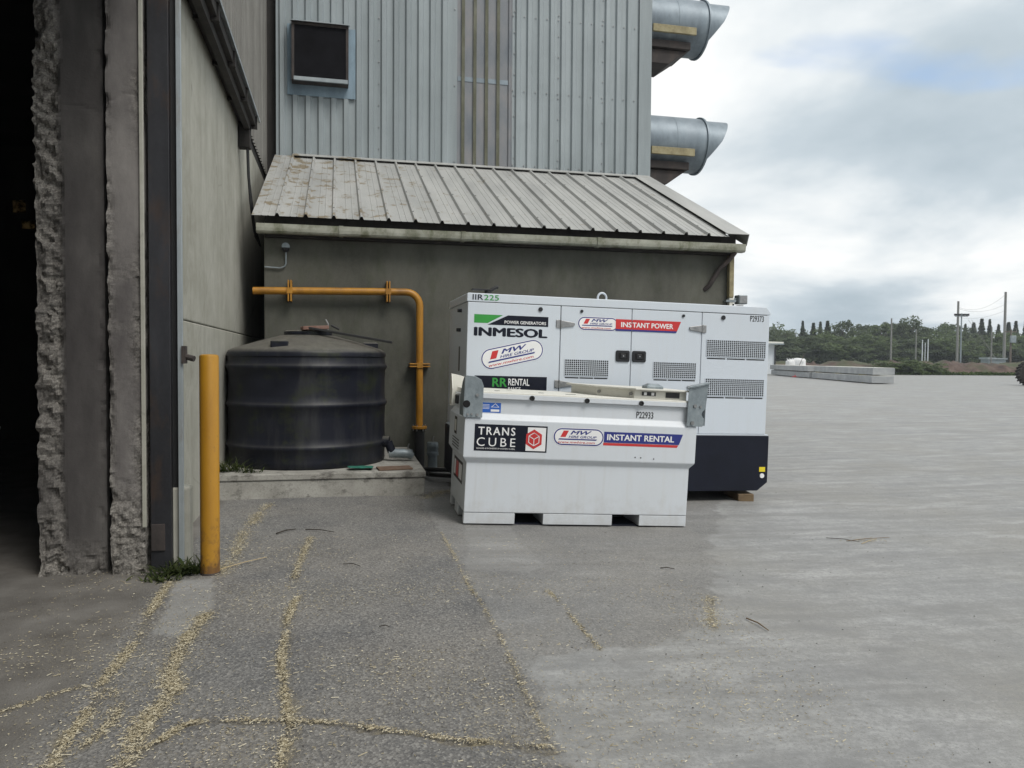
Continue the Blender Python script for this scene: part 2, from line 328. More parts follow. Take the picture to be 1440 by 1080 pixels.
def ground_mat():
    t = NT('yard_concrete'); co = t.map((1, 1, 1))
    big = t.noise(.5, 5, .6); st = t.noise(2.2, 6, .68, t.map((.45, 3.2, 1), rot=(0, 0, .12))); st2 = t.noise(9, 5, .7, t.map((.3, 3.5, 1), rot=(0, 0, .05)))
    f = t.noise(90, 4, .75); f2 = t.noise(260, 3, .7); v = t.voro(95, out='Distance'); vc = t.voro(95, out='Color')
    lc = t.ramp(t.math('ADD', t.math('MULTIPLY', st, .5), t.math('MULTIPLY', t.noise(5, 6, .7), .5)), [(.38, (.205, .207, .208)), (.5, (.295, .296, .292)), (.62, (.39, .391, .386))])
    lc = t.mix(t.ramp(st2, [(.38, .45), (.6, 0)]), lc, (.25, .25, .245)); lc = t.mix(t.ramp(big, [(.42, 0), (.64, .55)]), lc, (.25, .236, .205)); lc = t.mix(t.ramp(t.noise(1.6, 6, .7, t.map((.5, 1.6, 1), loc=(7, 3, 0))), [(.52, 0), (.66, .7)]), lc, (.44, .44, .435)); lc = t.mix(t.ramp(t.noise(1.1, 6, .7, t.map((.6, 1.5, 1), loc=(2, 8, 0))), [(.52, 0), (.68, .65)]), lc, (.19, .19, .194))
    lc = t.mix(t.ramp(f, [(.55, 0), (.68, .8)]), lc, (.13, .122, .108)); lc = t.mix(t.ramp(t.noise(30, 5, .75), [(.38, .65), (.56, 0)]), lc, (.20, .20, .196))
    lc = t.mix(t.ramp(f2, [(.3, .35), (.5, 0)]), lc, (.2, .2, .195))
    oc = t.ramp(t.noise(1.3, 6, .65), [(.3, (.105, .105, .107)), (.5, (.16, .157, .152)), (.72, (.225, .217, .203))])
    oc = t.mix(t.ramp(t.noise(.9, 5, .6, t.map((1, 1, 1), loc=(4, 2, 0))), [(.42, 0), (.66, .55)]), oc, (.225, .208, .184))
    bw = t.n('ShaderNodeRGBToBW'); t.l(vc, bw.inputs[0])
    oc = t.mix(t.ramp(bw.outputs[0], [(.2, .6), (.5, 0)]), oc, (.07, .07, .074)); oc = t.mix(t.ramp(bw.outputs[0], [(.62, 0), (.85, .55)]), oc, (.34, .33, .31))
    oc = t.mix(t.ramp(f, [(.56, 0), (.7, .5)]), oc, (.05, .05, .052)); oc = t.mix(t.ramp(t.noise(22, 6, .8), [(.55, 0), (.7, .5)]), oc, (.30, .285, .255))
    tm = t.noise(1.4, 5, .6, t.map((.10, 2.6, 1), rot=(0, 0, -.75))); lc = t.mix(t.ramp(tm, [(.54, 0), (.64, .5)]), lc, (.20, .197, .19))
    lc = t.mix(t.ramp(t.noise(55, 5, .8), [(.6, 0), (.7, .5)]), lc, (.52, .51, .49))
    c = t.mix(t.attr('old'), lc, oc)
    c = t.mix(t.attr('patch'), c, t.mix(.35, lc, (.25, .245, .235)))
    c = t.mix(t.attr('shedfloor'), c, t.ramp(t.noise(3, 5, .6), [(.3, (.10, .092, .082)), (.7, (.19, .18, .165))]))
    c = t.mix(t.math('MULTIPLY', t.attr('crack'), .6), c, (.07, .062, .05))
    sf = t.math('MULTIPLY', t.attr('straw'), t.ramp(t.noise(30, 5, .75), [(.38, .1), (.58, 1)]))
    c = t.mix(t.math('MULTIPLY', sf, .75, True), c, t.ramp(t.noise(140, 3, .7), [(.3, (.24, .20, .12)), (.7, (.52, .45, .29))]))
    c = t.mix(t.math('MULTIPLY', t.attr('scat'), t.ramp(t.noise(75, 3, .7), [(.54, 0), (.66, .7)])), c, (.33, .28, .18))
    c = t.mix(t.attr('field'), c, (.06, .09, .03))
    h = t.math('ADD', t.math('MULTIPLY', f, .6), t.math('MULTIPLY', v, t.math('MULTIPLY', t.attr('old'), .8)))
    t.bump(h, .45, .006); return t.done(c, t.math('ADD', t.math('MULTIPLY', t.attr('old'), .25), .62))
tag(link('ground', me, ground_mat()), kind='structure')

# ------------------------------------------------------------------ corrugated sheets
def rib_profile(w, pitch, base, top, h, off):
    pts = [(0., 0.)]; x = off
    while x + base < w + 1e-6:
        pts += [(x, 0), (x+(base-top)/2, h), (x+(base+top)/2, h), (x+base, 0)]; x += pitch
    pts.append((w, 0.)); o = []
    for p in pts:
        if not o or p[0] > o[-1][0]+1e-5: o.append(p)
    return o
def sheet(name, m, parent, place, w, s0, s1, prof, nseg=1, thick=.004):
    """place(u, s, h) -> xyz ; u across, s along, h outwards"""
    mb = MB(); n = len(prof); vs = []; fs = []
    for k in range(nseg+1):
        s = s0+(s1-s0)*k/nseg
        vs += [place(u, s, h) for u, h in prof] + [place(u, s, h-thick) for u, h in prof]
    for k in range(nseg):
        a, b = k*2*n, (k+1)*2*n
        for i in range(n-1):
            fs += [(a+i, a+i+1, b+i+1, b+i), (a+n+i+1, a+n+i, b+n+i, b+n+i+1)]
        fs += [(a, b, b+n, a+n), (a+n-1, a+2*n-1, b+2*n-1, b+n-1)]
    a, b = 0, nseg*2*n
    for i in range(n-1): fs += [(a+i, a+n+i, a+n+i+1, a+i+1), (b+i, b+i+1, b+n+i+1, b+n+i)]
    mb.add(vs, fs); return mb.build(name, m, parent)
def screws(name, pts, nrm, parent, r=.011, m=None):
    mb = MB(); nrm = Vector(nrm)
    for p in pts: mb.tube([Vector(p)-nrm*.003, Vector(p)+nrm*.008], r, 6)
    o = mb.build(name, m or M['steel'], parent); o['kind'] = 'stuff'; return o

# ------------------------------------------------------------------ tall grain store
WY = 15.4
gs = thing('grain_store', 'tall blue-grey corrugated metal building rising behind the lean-to', 'building', (0, 0, 0))
P_W = .238
xs = [-1.14, -.19, .77, 1.72, 2.31, 3.46, 4.41, 5.37, 6.20]
for i in range(len(xs)-1):
    w = xs[i+1]-xs[i]; tr = (i == 4)
    x0 = xs[i]; pl = lambda u, s, h, x0=x0, e=.0 if i % 2 else .004: (x0+u, WY-h-e, s)
    if tr:
        prof = rib_profile(w, P_W, .075, .03, .03, .10)
        o = sheet('translucent_sheet', M['grp'], gs, lambda u, s, h: (2.31+u, WY-h+.004, s), w, 5.42, 11.5, prof, 2); o['label'] = 'grimy translucent strip with green algae on its ribs'
        for k in range(4):
            xr = 2.31+.10+k*P_W; MB().box(xr+.005, xr+.07, WY-.031, WY-.022, 5.45, 11.49).build('algae_strip', M['algae'], o)
        for zz_ in (7.15, 8.9): MB().box(2.34, 3.43, WY-.006, WY-.0, zz_, zz_+.09).build('lap_joint', M['duct'], o)
    else:
        sheet('cladding_sheet', M['clad'], gs, pl, w+.02, 5.40, 11.5, rib_profile(w+.02, P_W, .125, .075, .05, .05), 1)
MB().box(6.18, 6.46, WY-.045, WY-.036, 5.44, 11.5).build('corner_flashing', M['clad'], gs, bevel=.003)
MB().box(6.452, 6.46, WY-.036, WY+12, 0, 11.5).build('side_wall', M['clad'], gs)
MB().box(-1.13, 6.452, WY+.02, WY+12, 0, 11.45).build('core', M['inside'], gs)
MB().prism([(-1.5, 11.5), (6.8, 11.5), (2.65, 13.2)], 'y', WY-.4, WY+12.2).build('roof', M['clad_old'], gs)
pts = [(x, WY-.012, z) for z in (5.55, 7.05, 8.55) for x in np.arange(-1.05, 6.2, P_W) if not 2.3 < x < 3.46]
pts += [(x, WY-.012, z) for x in (.79, 3.5, 4.43, 5.39, 6.3) for z in np.arange(5.7, 9.6, .42)]
screws('cladding_screws', pts, (0, -1, 0), gs, .014)
# louvre
M['screen'] = simple('dark_mesh_screen', (.008, .008, .010), .8, var=.4, scale=3, bump=.4, bscale=120, spec=.1)
lv = thing('wall_vent', 'dark square screened vent with blue metal surround high on the grain store wall', 'vent', (0, WY, 0))
MB().box(-.93, .34, -.055, -.036, 6.60, 7.93).build('surround', M['blueflash'], lv, bevel=.004)
MB().box(-.84, .205, -.30, -.055, 6.80, 6.86).box(-.84, .205, -.30, -.055, 7.83, 7.89).box(-.84, -.79, -.30, -.055, 6.86, 7.83).box(.155, .205, -.30, -.055, 6.86, 7.83).build('box_frame', M['rust'], lv, bevel=.004)
MB().box(-.79, .155, -.09, -.06, 6.86, 7.83).build('backing', M['dark'], lv)
MB().box(-.79, .155, -.285, -.27, 6.86, 7.83).build('mesh_screen', M['screen'], lv)
MB().prism([(-.055, 7.99), (-.36, 7.89), (-.36, 7.875), (-.055, 7.965)], 'x', -.86, .225).build('top_ledge', M['flash'], lv)
MB().box(-.80, .19, -.34, -.30, 6.79, 6.86).build('sill', M['flash'], lv, bevel=.004)
# fan cowls
def cowl(cz, label):
    t = thing('fan_cowl', label, 'duct', (6.46, 16.3, cz), group='fan cowls on the side wall')
    n = 40
    def ring(r, xf):
        return [(xf(math.sin(2*PI*k/n)), r*math.cos(2*PI*k/n), r*math.sin(2*PI*k/n)) for k in range(n)]
    for a, b, nm in ((0, .78, 'duct_section'), (.785, 1.50, 'duct_section')):
        MB().loft([ring(.60, lambda s: a), ring(.60, lambda s: b), ring(.585, lambda s: b), ring(.585, lambda s: a)]).build(nm, M['duct'], t, True)
    MB().loft([ring(.60, lambda s: 1.49), ring(.635, lambda s: 1.49), ring(.635, lambda s: 1.53), ring(.60, lambda s: 1.53)]).build('flange', M['duct'], t, True)
    MB().loft([ring(.565, lambda s: 1.50), ring(.565, lambda s: 1.86+.30*s-.10*(1-s*s)*0+(.0 if s > 0 else .14*s)), ring(.55, lambda s: 1.855+.30*s+(.0 if s > 0 else .14*s)), ring(.55, lambda s: 1.50)]).build('hood', M['duct'], t, True)
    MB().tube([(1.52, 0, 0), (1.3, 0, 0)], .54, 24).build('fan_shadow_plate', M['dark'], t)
    MB().box(.15, 1.16, -.66, -.60, -.40, -.24).build('timber_beam', M['timber'], t, bevel=.008)
    MB().box(.0, 1.10, -.50, .50, -.66, -.50).build('support_deck', M['rust'], t, bevel=.01)
    MB().prism([(0, -.68), (1.05, -.68), (.62, -.98), (0, -.98)], 'y', -.42, .42).build('support_bracket', M['rust'], t, bevel=.01)

cowl(9.07, 'upper galvanised fan cowl with slanted hood on the grain store side'); cowl(6.46, 'lower galvanised fan cowl with slanted hood just above the lean-to roof')

# ------------------------------------------------------------------ lean-to
lt = thing('lean_to', 'low dark rendered lean-to with ribbed grey sloping metal roof', 'building', (0, 0, 0))
MB().box(-1.02, 6.30, 11.5, 11.75, -.4, 3.52).build('front_wall', M['render'], lt, bevel=.01)
for ex in (-1.02, 6.05): MB().prism([(11.752, -.4), (15.38, -.4), (15.38, 5.40), (11.752, 3.74)], 'x', ex, ex+.25).build('end_wall', M['render'], lt)
SA = math.atan2(5.45-3.57, 15.36-11.22); ca, sa = math.cos(SA), math.sin(SA); SL = math.hypot(5.45-3.57, 15.36-11.22)
def roofp(x, s, h): return (x, 11.22+s*ca-h*sa, 3.57+s*sa+h*ca)
PR = .385; x = -1.16; k = 0
while x < 6.0:
    w = min(PR*3, 6.08-x)
    prof = [(0, 0)]
    for j in range(3):
        b = j*PR
        if b+.31 > w+.03: break
        prof += [(b+.12, 0), (b+.125, .005), (b+.135, .005), (b+.14, 0), (b+.21, 0), (b+.215, .005), (b+.225, .005), (b+.23, 0), (b+.305, 0), (b+.325, .042), (b+.352, .042), (b+.372, 0)]
    prof = [p for p in prof if p[0] < w+.004]+[(w+.005, 0)]
    sheet('roof_sheet', M['roof'], lt, lambda u, s, h, x=x, e=.0015*(k % 2): roofp(x+u, s, h+e), w, 0, SL, prof, 1, .003)
    x += w; k += 1
o = MB(); o.add([roofp(6.04, 0, .05), roofp(6.42, 0, .05), roofp(6.42, SL, .05), roofp(6.04, SL, .05), roofp(6.04, 0, .043), roofp(6.42, 0, .043), roofp(6.42, SL, .043), roofp(6.04, SL, .043)],
   [(0,1,2,3),(7,6,5,4),(0,4,5,1),(1,5,6,2),(2,6,7,3),(3,7,4,0)]).build('verge_flashing', M['roof'], lt)
o = MB(); o.add([roofp(6.412, 0, .043), roofp(6.42, 0, .043), roofp(6.42, SL, .043), roofp(6.412, SL, .043), roofp(6.412, 0, -.14), roofp(6.42, 0, -.14), roofp(6.42, SL, -.14), roofp(6.412, SL, -.14)],
   [(0,1,2,3),(7,6,5,4),(0,4,5,1),(1,5,6,2),(2,6,7,3),(3,7,4,0)]).build('verge_drop', M['roof'], lt)
MB().prism([(15.385, 5.495), (15.345, 5.495), (15.16, 5.42), (15.16, 5.408), (15.385, 5.46)], 'x', -.80, 6.32).build('top_flashing', M['roof'], lt)
MB().box(-1.0, 6.28, 11.38, 11.5, 3.30, 3.62).build('fascia', M['rail'], lt)
pr = [(11.36, 3.46), (11.36, 3.35), (11.345, 3.335), (11.24, 3.335), (11.215, 3.36), (11.205, 3.40), (11.2, 3.46), (11.212, 3.46), (11.217, 3.405), (11.228, 3.368), (11.245, 3.349), (11.34, 3.349), (11.348, 3.355), (11.348, 3.46)]
xg = [-1.10, .05, 1.8, 3.9, 6.36]
for i in range(4): MB().prism(pr, 'x', xg[i], xg[i+1]-.004).build('gutter_length', M['gutter'], lt)
for gxx in (.05, 1.8, 3.9): MB().prism([(11.37, 3.465), (11.37, 3.34), (11.345, 3.325), (11.235, 3.325), (11.205, 3.355), (11.192, 3.40), (11.188, 3.465)], 'x', gxx-.03, gxx+.03).build('gutter_joint', M['gutter'], lt)
MB().prism([(11.36, 3.46), (11.36, 3.35), (11.345, 3.335), (11.24, 3.335), (11.215, 3.36), (11.2, 3.46)], 'x', 6.357, 6.366).build('gutter_end', M['gutter'], lt)
MB().box(6.20, 6.285, 11.41, 11.49, .0, 2.62).build('downpipe', M['cream'], lt, bevel=.012)
MB().box(6.19, 6.275, 11.40, 11.49, 2.62, 3.32).build('downpipe_top', M['timber'], lt, bevel=.012)
for z in (2.55, 1.2): MB().box(6.14, 6.31, 11.40, 11.50, z, z+.035).build('pipe_clip', M['galv'], lt)
MB().tube([(6.22, 11.28, 3.34), (6.16, 11.33, 3.24), (6.02, 11.42, 3.08), (5.92, 11.45, 2.9), (5.86, 11.47, 2.80), (5.80, 11.52, 2.74)], .038, 10).build('diagonal_pipe', M['rust'], lt, True)
screws('roof_screws', [roofp(xx, s, .044) for xx in np.arange(-1.16+.3385, 6.0, PR) for s in (.45, 1.75, 3.1)], (0, -sa, ca), lt, .012)
# wall lamp and floodlight
bl = thing('bulkhead_light', 'small round grey wall light with conduit at the top left of the lean-to wall', 'light', (-.72, 11.5, 3.10))
MB().tube([(0, 0, .08), (0, -.08, .08)], .055, 16).build('lamp_body', M['galv'], bl, True); MB().lathe([(.055, 0), (.05, -.03), (.03, -.055), (.005, -.06)], 16, (0, -.06, .06)).build('lamp_glass', M['handle'], bl, True)
MB().tube([(0, -.03, 0), (0, -.03, -.16), (-.02, -.03, -.2), (-.08, -.03, -.225), (-.29, -.03, -.215)], .012, 8).build('conduit', M['galv'], bl, True)
fl = thing('floodlight', 'small square floodlight on the right end of the lean-to', 'floodlight', (6.32, 11.6, 2.55))
MB().box(-.02, .12, -.03, .03, .02, .08).build('bracket', M['galv'], fl); MB().box(.10, .26, -.1, .06, -.02, .13).build('housing', M['galv'], fl, bevel=.015); MB().box(.115, .245, -.108, -.1, -.005, .115).build('lens', M['steel'], fl)

def dirty_pane():
    t = NT('dirty_rooflight'); c = t.ramp(t.noise(9, 5, .7), [(.4, (.03, .02, .01)), (.6, (.35, .28, .17))]); tr = t.n('ShaderNodeBsdfTranslucent'); t.l(c, tr.inputs[0])
    t.l(tr.outputs[0], t.t.nodes['Material Output'].inputs[0]); return t.m
M['dirty_pane'] = dirty_pane()
# ------------------------------------------------------------------ shed on the left
sh = thing('shed', 'big dark shed with concrete wall and open doorway on the left', 'building', (0, 0, 0))
WX = -1.36
MB().box(WX-.25, WX, 6.32, 16.5, -.3, 1.93).build('wall_lift', M['board'], sh, bevel=.012)
MB().box(WX-.25, WX-.004, 6.32, 16.5, 1.94, 4.98).build('wall_lift', M['board'], sh, bevel=.012)
def rough_column(name, x0, x1, y0, y1, z1, chipfn, amp=.05, mat=None):
    st = .018; nz = int(z1/st)
    ring = []
    for a, b in (((x0,y0),(x1,y0)), ((x1,y0),(x1,y1)), ((x1,y1),(x0,y1)), ((x0,y1),(x0,y0))):
        n = max(2, int(math.hypot(b[0]-a[0], b[1]-a[1])/st)); ring += [(a[0]+(b[0]-a[0])*i/n, a[1]+(b[1]-a[1])*i/n) for i in range(n)]
    n = len(ring); V = np.array([(p[0], p[1], z1*k/nz) for k in range(nz+1) for p in ring])
    u = (V[:,0]-x0)/(x1-x0); c = chipfn(u, V[:,2], V)
    cx, cy = (x0+x1)/2, (y0+y1)/2
    nrm = np.zeros((len(V), 2)); nrm[:,1] = np.where(V[:,1] < y0+.01, -1, 0); nrm[:,0] = np.where(V[:,0] < x0+.005, -1, np.where(V[:,0] > x1-.005, 1, 0))
    d = (vnoise(V, 11, 4)-.62)*amp*1.5 + (vnoise(V+4, 26, 3)-.5)*amp*1.1
    d = d*c + (vnoise(V+8, 3, 3)-.5)*.012
    for z0, dp in ((.62+x1, .008), (2.75-x1*.4, .012), (3.9+x1*.3, .009)):
        d -= dp*np.exp(-((V[:,2]-z0+(vnoise(V+z0, 3, 3)-.5)*.45)/.014)**2)*np.clip((vnoise(V+3+z0, 5, 2)-.5)*5, 0, 1)
    edge = np.minimum(np.abs(u), np.abs(1-u)); d -= np.clip(vnoise(V+2, 7, 3)-.55, 0, 1)*.16*np.exp(-(edge/.08)**2)
    st_ = vnoise(V+6, 10, 3)*7; st_ = np.floor(st_)+np.clip((st_-np.floor(st_)-.75)*4, 0, 1); d -= c*amp*.75*(st_-2)/5     # sharp-edged spalls
    V[:,0] += nrm[:,0]*np.clip(d, -.06, .004)*.32; V[:,1] += nrm[:,1]*d
    f = [(k*n+i, k*n+(i+1) % n, (k+1)*n+(i+1) % n, (k+1)*n+i) for k in range(nz) for i in range(n)] + [tuple(range(nz*n, (nz+1)*n))]
    me = bpy.data.meshes.new(name); me.from_pydata([tuple(p) for p in V], [], f); at = me.attributes.new('chip', 'FLOAT', 'POINT'); at.data.foreach_set('value', np.clip(c, 0, 1).astype(np.float32))
    return link(name, me, mat or M['chip'], sh)
def chipA(u, z, V):
    e = np.exp(-((1-u)/.30)**2)*np.clip((vnoise(V+1, 2.2, 3)-.40)*5, 0, 1) + np.exp(-(u/.16)**2)*.6*np.clip((vnoise(V+7, 1.7, 3)-.40)*5, 0, 1)
    return np.clip(e + np.clip((.75-z)/.35, 0, 1)*.9 + np.exp(-((z-1.9)/.28)**2)*.8*np.clip((vnoise(V+5, 4, 2)-.35)*4, 0, 1), 0, 1)
def chipB(u, z, V):
    return np.clip(np.clip((.42-u+.12*(vnoise(V+1, 2.5, 3)-.5))/.10, 0, 1)*np.clip((vnoise(V+3, 1.5, 3)-.25)*4, .15, 1) + np.clip((.3-z)/.3, 0, 1)*.5, 0, 1)
o = rough_column('broken_wall_end', -1.615, -1.375, 6.05, 6.33, 5.0, chipA); o['label'] = 'chipped concrete wall end beside the steel post'
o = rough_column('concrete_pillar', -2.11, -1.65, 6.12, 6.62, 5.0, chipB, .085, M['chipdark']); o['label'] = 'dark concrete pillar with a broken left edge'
MB().box(-1.392, -1.365, 6.03, 6.06, .35, 5.0).build('edge_strip', M['board'], sh, bevel=.004)
MB().box(-1.35, -1.205, 6.10, 6.13, 0, 5.0).box(-1.35, -1.335, 6.13, 6.30, 0, 5.0).box(-1.22, -1.205, 6.13, 6.30, 0, 5.0).build('steel_post', M['darksteel'], sh, bevel=.004)
MB().box(-1.345, -1.25, 6.085, 6.099, .16, .36).build('post_plate', M['rust'], sh, bevel=.004)
MB().box(-1.205, -1.16, 6.17, 6.30, 0, 5.0).build('dark_gap_strip', M['rubber'], sh)  # black strip standing in for the shaded gap between post and trim
MB().box(-1.16, -1.125, 6.12, 6.15, 0, 5.0).box(-1.16, -1.152, 6.15, 6.30, 0, 5.0).build('edge_trim', M['trim'], sh, bevel=.003)
MB().box(-1.35, -1.09, 6.16, 6.32, -.05, .62).build('footing_block', M['board'], sh, bevel=.02)
# door rail along the wall
MB().prism([(WX, 5.18), (-1.10, 5.06), (-1.10, 5.02), (WX, 5.12)], 'y', .5, 11.9).build('rail_cover', M['trim'], sh)
MB().box(WX, -1.14, .5, 11.7, 4.90, 5.03).build('rail_housing', M['rail'], sh, bevel=.006)
MB().box(-1.28, -1.2, .5, 11.6, 4.80, 4.90).build('rail_track', M['rail'], sh, bevel=.004)
for y in np.arange(6.8, 11.7, 1.2): MB().box(WX, -1.12, y, y+.06, 4.86, 5.06).build('rail_bracket', M['rail'], sh)
MB().box(WX, -1.2, 11.45, 11.62, 4.55, 4.95).build('rail_stop', M['rail'], sh, bevel=.01)
for k, (dy, dz) in enumerate(((0, 0), (.07, .1), (.16, -.05))):
    MB().tube([(-1.25, 11.5+dy, 4.75), (-1.24, 11.55+dy, 4.2+dz), (-1.22, 11.65+dy*2, 3.8), (-1.2, 11.95+dy, 3.45+dz), (-1.15, 12.4, 3.3)], .014, 6).build('hanging_cable', M['rubber'], sh, True)
# upper cladding above the rail
y = 6.0-5.5
while y < 16.2:
    sheet('upper_cladding_sheet', M['clad_old'], sh, lambda u, s, h, y=y: (WX+h+.01, y+u, s), 1.0, 5.12, 11.2, rib_profile(1.0, .2, .09, .05, .03, .04), 1); y += 1.0
MB().box(WX-.3, WX-.01, .5, 16.4, 5.0, 11.2).build('upper_wall_core', M['inside'], sh)
MB().box(WX-.02, -1.145, 15.6, 15.75, -.2, 11.2).build('gap_closer', M['inside'], sh)  # dark panel added to block the sky between shed and grain store
# near side of the doorway and the inside
MB().box(WX-.25, WX, -9, .9, -.3, 5.0).build('wall_lift', M['board'], sh, bevel=.012)
MB().box(WX-.28, WX-.012, -9, .5, 5.0, 11.2).build('upper_wall_core', M['clad_old'], sh)
MB().box(-16, WX-.02, -9, 16.5, 11.2, 11.4).build('roof', M['clad_old'], sh)
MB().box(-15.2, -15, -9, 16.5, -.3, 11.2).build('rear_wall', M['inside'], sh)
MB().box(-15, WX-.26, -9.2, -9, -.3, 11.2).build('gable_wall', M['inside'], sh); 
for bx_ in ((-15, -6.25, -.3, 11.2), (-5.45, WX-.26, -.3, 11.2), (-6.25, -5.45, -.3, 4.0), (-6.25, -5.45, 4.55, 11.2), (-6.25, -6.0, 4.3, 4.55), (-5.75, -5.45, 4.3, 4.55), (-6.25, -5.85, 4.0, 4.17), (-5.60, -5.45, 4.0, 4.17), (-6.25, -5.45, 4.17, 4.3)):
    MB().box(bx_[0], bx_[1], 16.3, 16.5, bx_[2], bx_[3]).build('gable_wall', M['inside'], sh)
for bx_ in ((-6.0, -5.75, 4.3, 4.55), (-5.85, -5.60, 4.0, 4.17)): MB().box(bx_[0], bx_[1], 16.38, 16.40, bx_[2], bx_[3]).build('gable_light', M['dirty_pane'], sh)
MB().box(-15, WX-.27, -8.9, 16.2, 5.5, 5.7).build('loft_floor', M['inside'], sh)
# ------------------------------------------------------------------ flat print helpers (decals lie on a local y = const plane, facing -y)
def decal_poly(name, pts, m, parent, y):
    n = len(pts); me = bpy.data.meshes.new(name)
    me.from_pydata([(p[0], y, p[1]) for p in pts], [], [tuple(range(n))]); bm = bmesh.new(); bm.from_mesh(me)
    for f in bm.faces:
        f.normal_update()
        if f.normal.y > 0: f.normal_flip()
    bmesh.ops.triangulate(bm, faces=bm.faces); bm.to_mesh(me); bm.free(); return link(name, me, m, parent)
def text_pts(string, shear=0., spacing=1.):
    cu = bpy.data.curves.new('t', 'FONT'); cu.body = string; cu.size = 1; cu.shear = shear; cu.space_character = spacing
    cu.fill_mode = 'FRONT'; cu.resolution_u = 3
    o = bpy.data.objects.new('t', cu); COL.objects.link(o); dg = bpy.context.evaluated_depsgraph_get()
    me = bpy.data.meshes.new_from_object(o.evaluated_get(dg)); bpy.data.objects.remove(o); bpy.data.curves.remove(cu); return me
def text(name, string, m, parent, x0, z0, w, h, y, bold=0., shear=0., rot=0., piv=None, spacing=1.):
    m0 = text_pts(string, shear, spacing); c0 = np.array([v.co[:2] for v in m0.vertices]); fs = [tuple(p.vertices) for p in m0.polygons]; bpy.data.meshes.remove(m0)
    sh_ = [(0, 0)] + ([(-bold, 0), (bold, 0), (0, bold*.6), (0, -bold*.6)] if bold > 0 else [])       # heavier print: the letter printed again a hair to each side
    co = np.concatenate([c0+np.array(q) for q in sh_]); ny_ = np.repeat(np.arange(len(sh_))*.00012, len(c0))
    me = bpy.data.meshes.new(name); me.from_pydata([(0, 0, 0)]*len(co), [], [tuple(i+k*len(c0) for i in f) for k in range(len(sh_)) for f in fs])
    lo, hi = co.min(0), co.max(0); co = (co-lo)/(hi-lo)*np.array([w, h])+np.array([x0, z0])
    if rot:
        c, s = math.cos(rot), math.sin(rot); d = co-np.array(piv); co = np.c_[d[:,0]*c-d[:,1]*s, d[:,0]*s+d[:,1]*c]+np.array(piv)
    for v, p, e in zip(me.vertices, co, ny_): v.co = (p[0], y-e, p[1])
    me.update()
    if len(me.polygons) and me.polygons[0].normal.y > 0: me.flip_normals()
    return link(name, me, m, parent)
def rotp(pts, piv, a):
    c, s = math.cos(a), math.sin(a); return [(piv[0]+(x-piv[0])*c-(z-piv[1])*s, piv[1]+(x-piv[0])*s+(z-piv[1])*c) for x, z in pts]
def capsule(cx, cz, w, h, n=14):
    r = h/2; return arc(cx+w/2-r, cz, r, -90, 90, n)+arc(cx-w/2+r, cz, r, 90, 270, n)
def mw_logo(parent, cx, cz, w, h, y, rot=0.):
    pv = (cx, cz); P_ = lambda pts: rotp(pts, pv, rot)
    e = .0012
    o = decal_poly('oval_sticker', P_(capsule(cx, cz, w, h)), M['wink'], parent, y)
    decal_poly('sticker_outline', P_(capsule(cx, cz, w-.012, h-.012)), M['blue'], o, y-e); decal_poly('sticker_face', P_(capsule(cx, cz, w-.036, h-.036)), M['wink'], o, y-2*e)
    s = .06*w/.55; x0, z0 = cx-w*.33, cz
    X = lambda f: cx+f*w; Zf = lambda f: cz+f*h
    decal_poly('red_bar', P_([(X(-.36), Zf(-.02)), (X(-.26), Zf(-.02)), (X(-.20), Zf(.34)), (X(-.30), Zf(.34))]), M['red'], o, y-3*e)
    text('logo_letters', 'MW', M['blue'], o, X(-.17), Zf(.13), w*.42, h*.22, y-3*e, .03, .35, rot, pv)
    text('logo_words', 'HIRE GROUP', M['blue'], o, X(-.20), Zf(-.06), w*.55, h*.135, y-3*e, .02, .3, rot, pv)
    decal_poly('logo_underline', P_([(X(-.40), Zf(-.17)), (X(.34), Zf(-.17)), (X(.36), Zf(-.10)), (X(-.38), Zf(-.10))]), M['blue'], o, y-3*e)
    text('web_address', 'www.mwhire.com', M['red'], o, X(-.40), Zf(-.36), w*.72, h*.13, y-3*e, .012, .2, rot, pv)
    return o
def banner(parent, pts, stripe, string, m1, m2, tx, tz, tw, th, y):
    decal_poly('banner_stripe', stripe, m2, parent, y); o = decal_poly('banner', pts, m1, parent, y-.001)
    text('banner_text', string, M['wink'], o, tx, tz, tw, th, y-.002, .03); return o

# ------------------------------------------------------------------ generator
gen = thing('generator', 'long white generator cabinet with black base standing before the lean-to', 'generator', (1.41, 8.74, 0.0), (0, R(1.3), 0))
GD = 1.4; E_ = .0015
MB().box(.02, 3.83, .03, GD-.01, .70, 2.27).build('inner_frame', M['dark'], gen)
MB().prism([(-.03, .16), (.10, .045), (3.76, .045), (3.895, .15), (3.895, .738), (-.03, .738)], 'y', -.012, GD+.012).build('base_skid', M['base_black'], gen, bevel=.006)
MB().box(-.02, 3.885, -.004, GD, .741, .756).build('base_lip', M['gen_white'], gen)
def gpanel(name, x0, x1): return MB().box(x0, x1, 0, .03, .758, 2.256).build(name, M['gen_white'], gen, bevel=.006)
pl = gpanel('side_panel', .0, 1.110); d1 = gpanel('door', 1.118, 2.004); d2 = gpanel('door', 2.011, 2.924); prr = gpanel('side_panel', 2.931, 3.85)
MB().box(.0, .02, .031, GD, .758, 2.256).build('end_panel', M['gen_white'], gen); MB().box(3.83, 3.85, .031, GD, .758, 2.256).build('end_panel', M['gen_white'], gen)
MB().box(.0, 3.85, GD-.009, GD+.01, .758, 2.256).build('rear_panel', M['gen_white'], gen)
MB().prism([(-.012, 2.262), (3.862, 2.262), (3.862, 2.29), (3.80, 2.36), (-.002, 2.36), (-.012, 2.35)], 'y', -.006, GD+.02).build('roof', M['gen_white'], gen, bevel=.01)
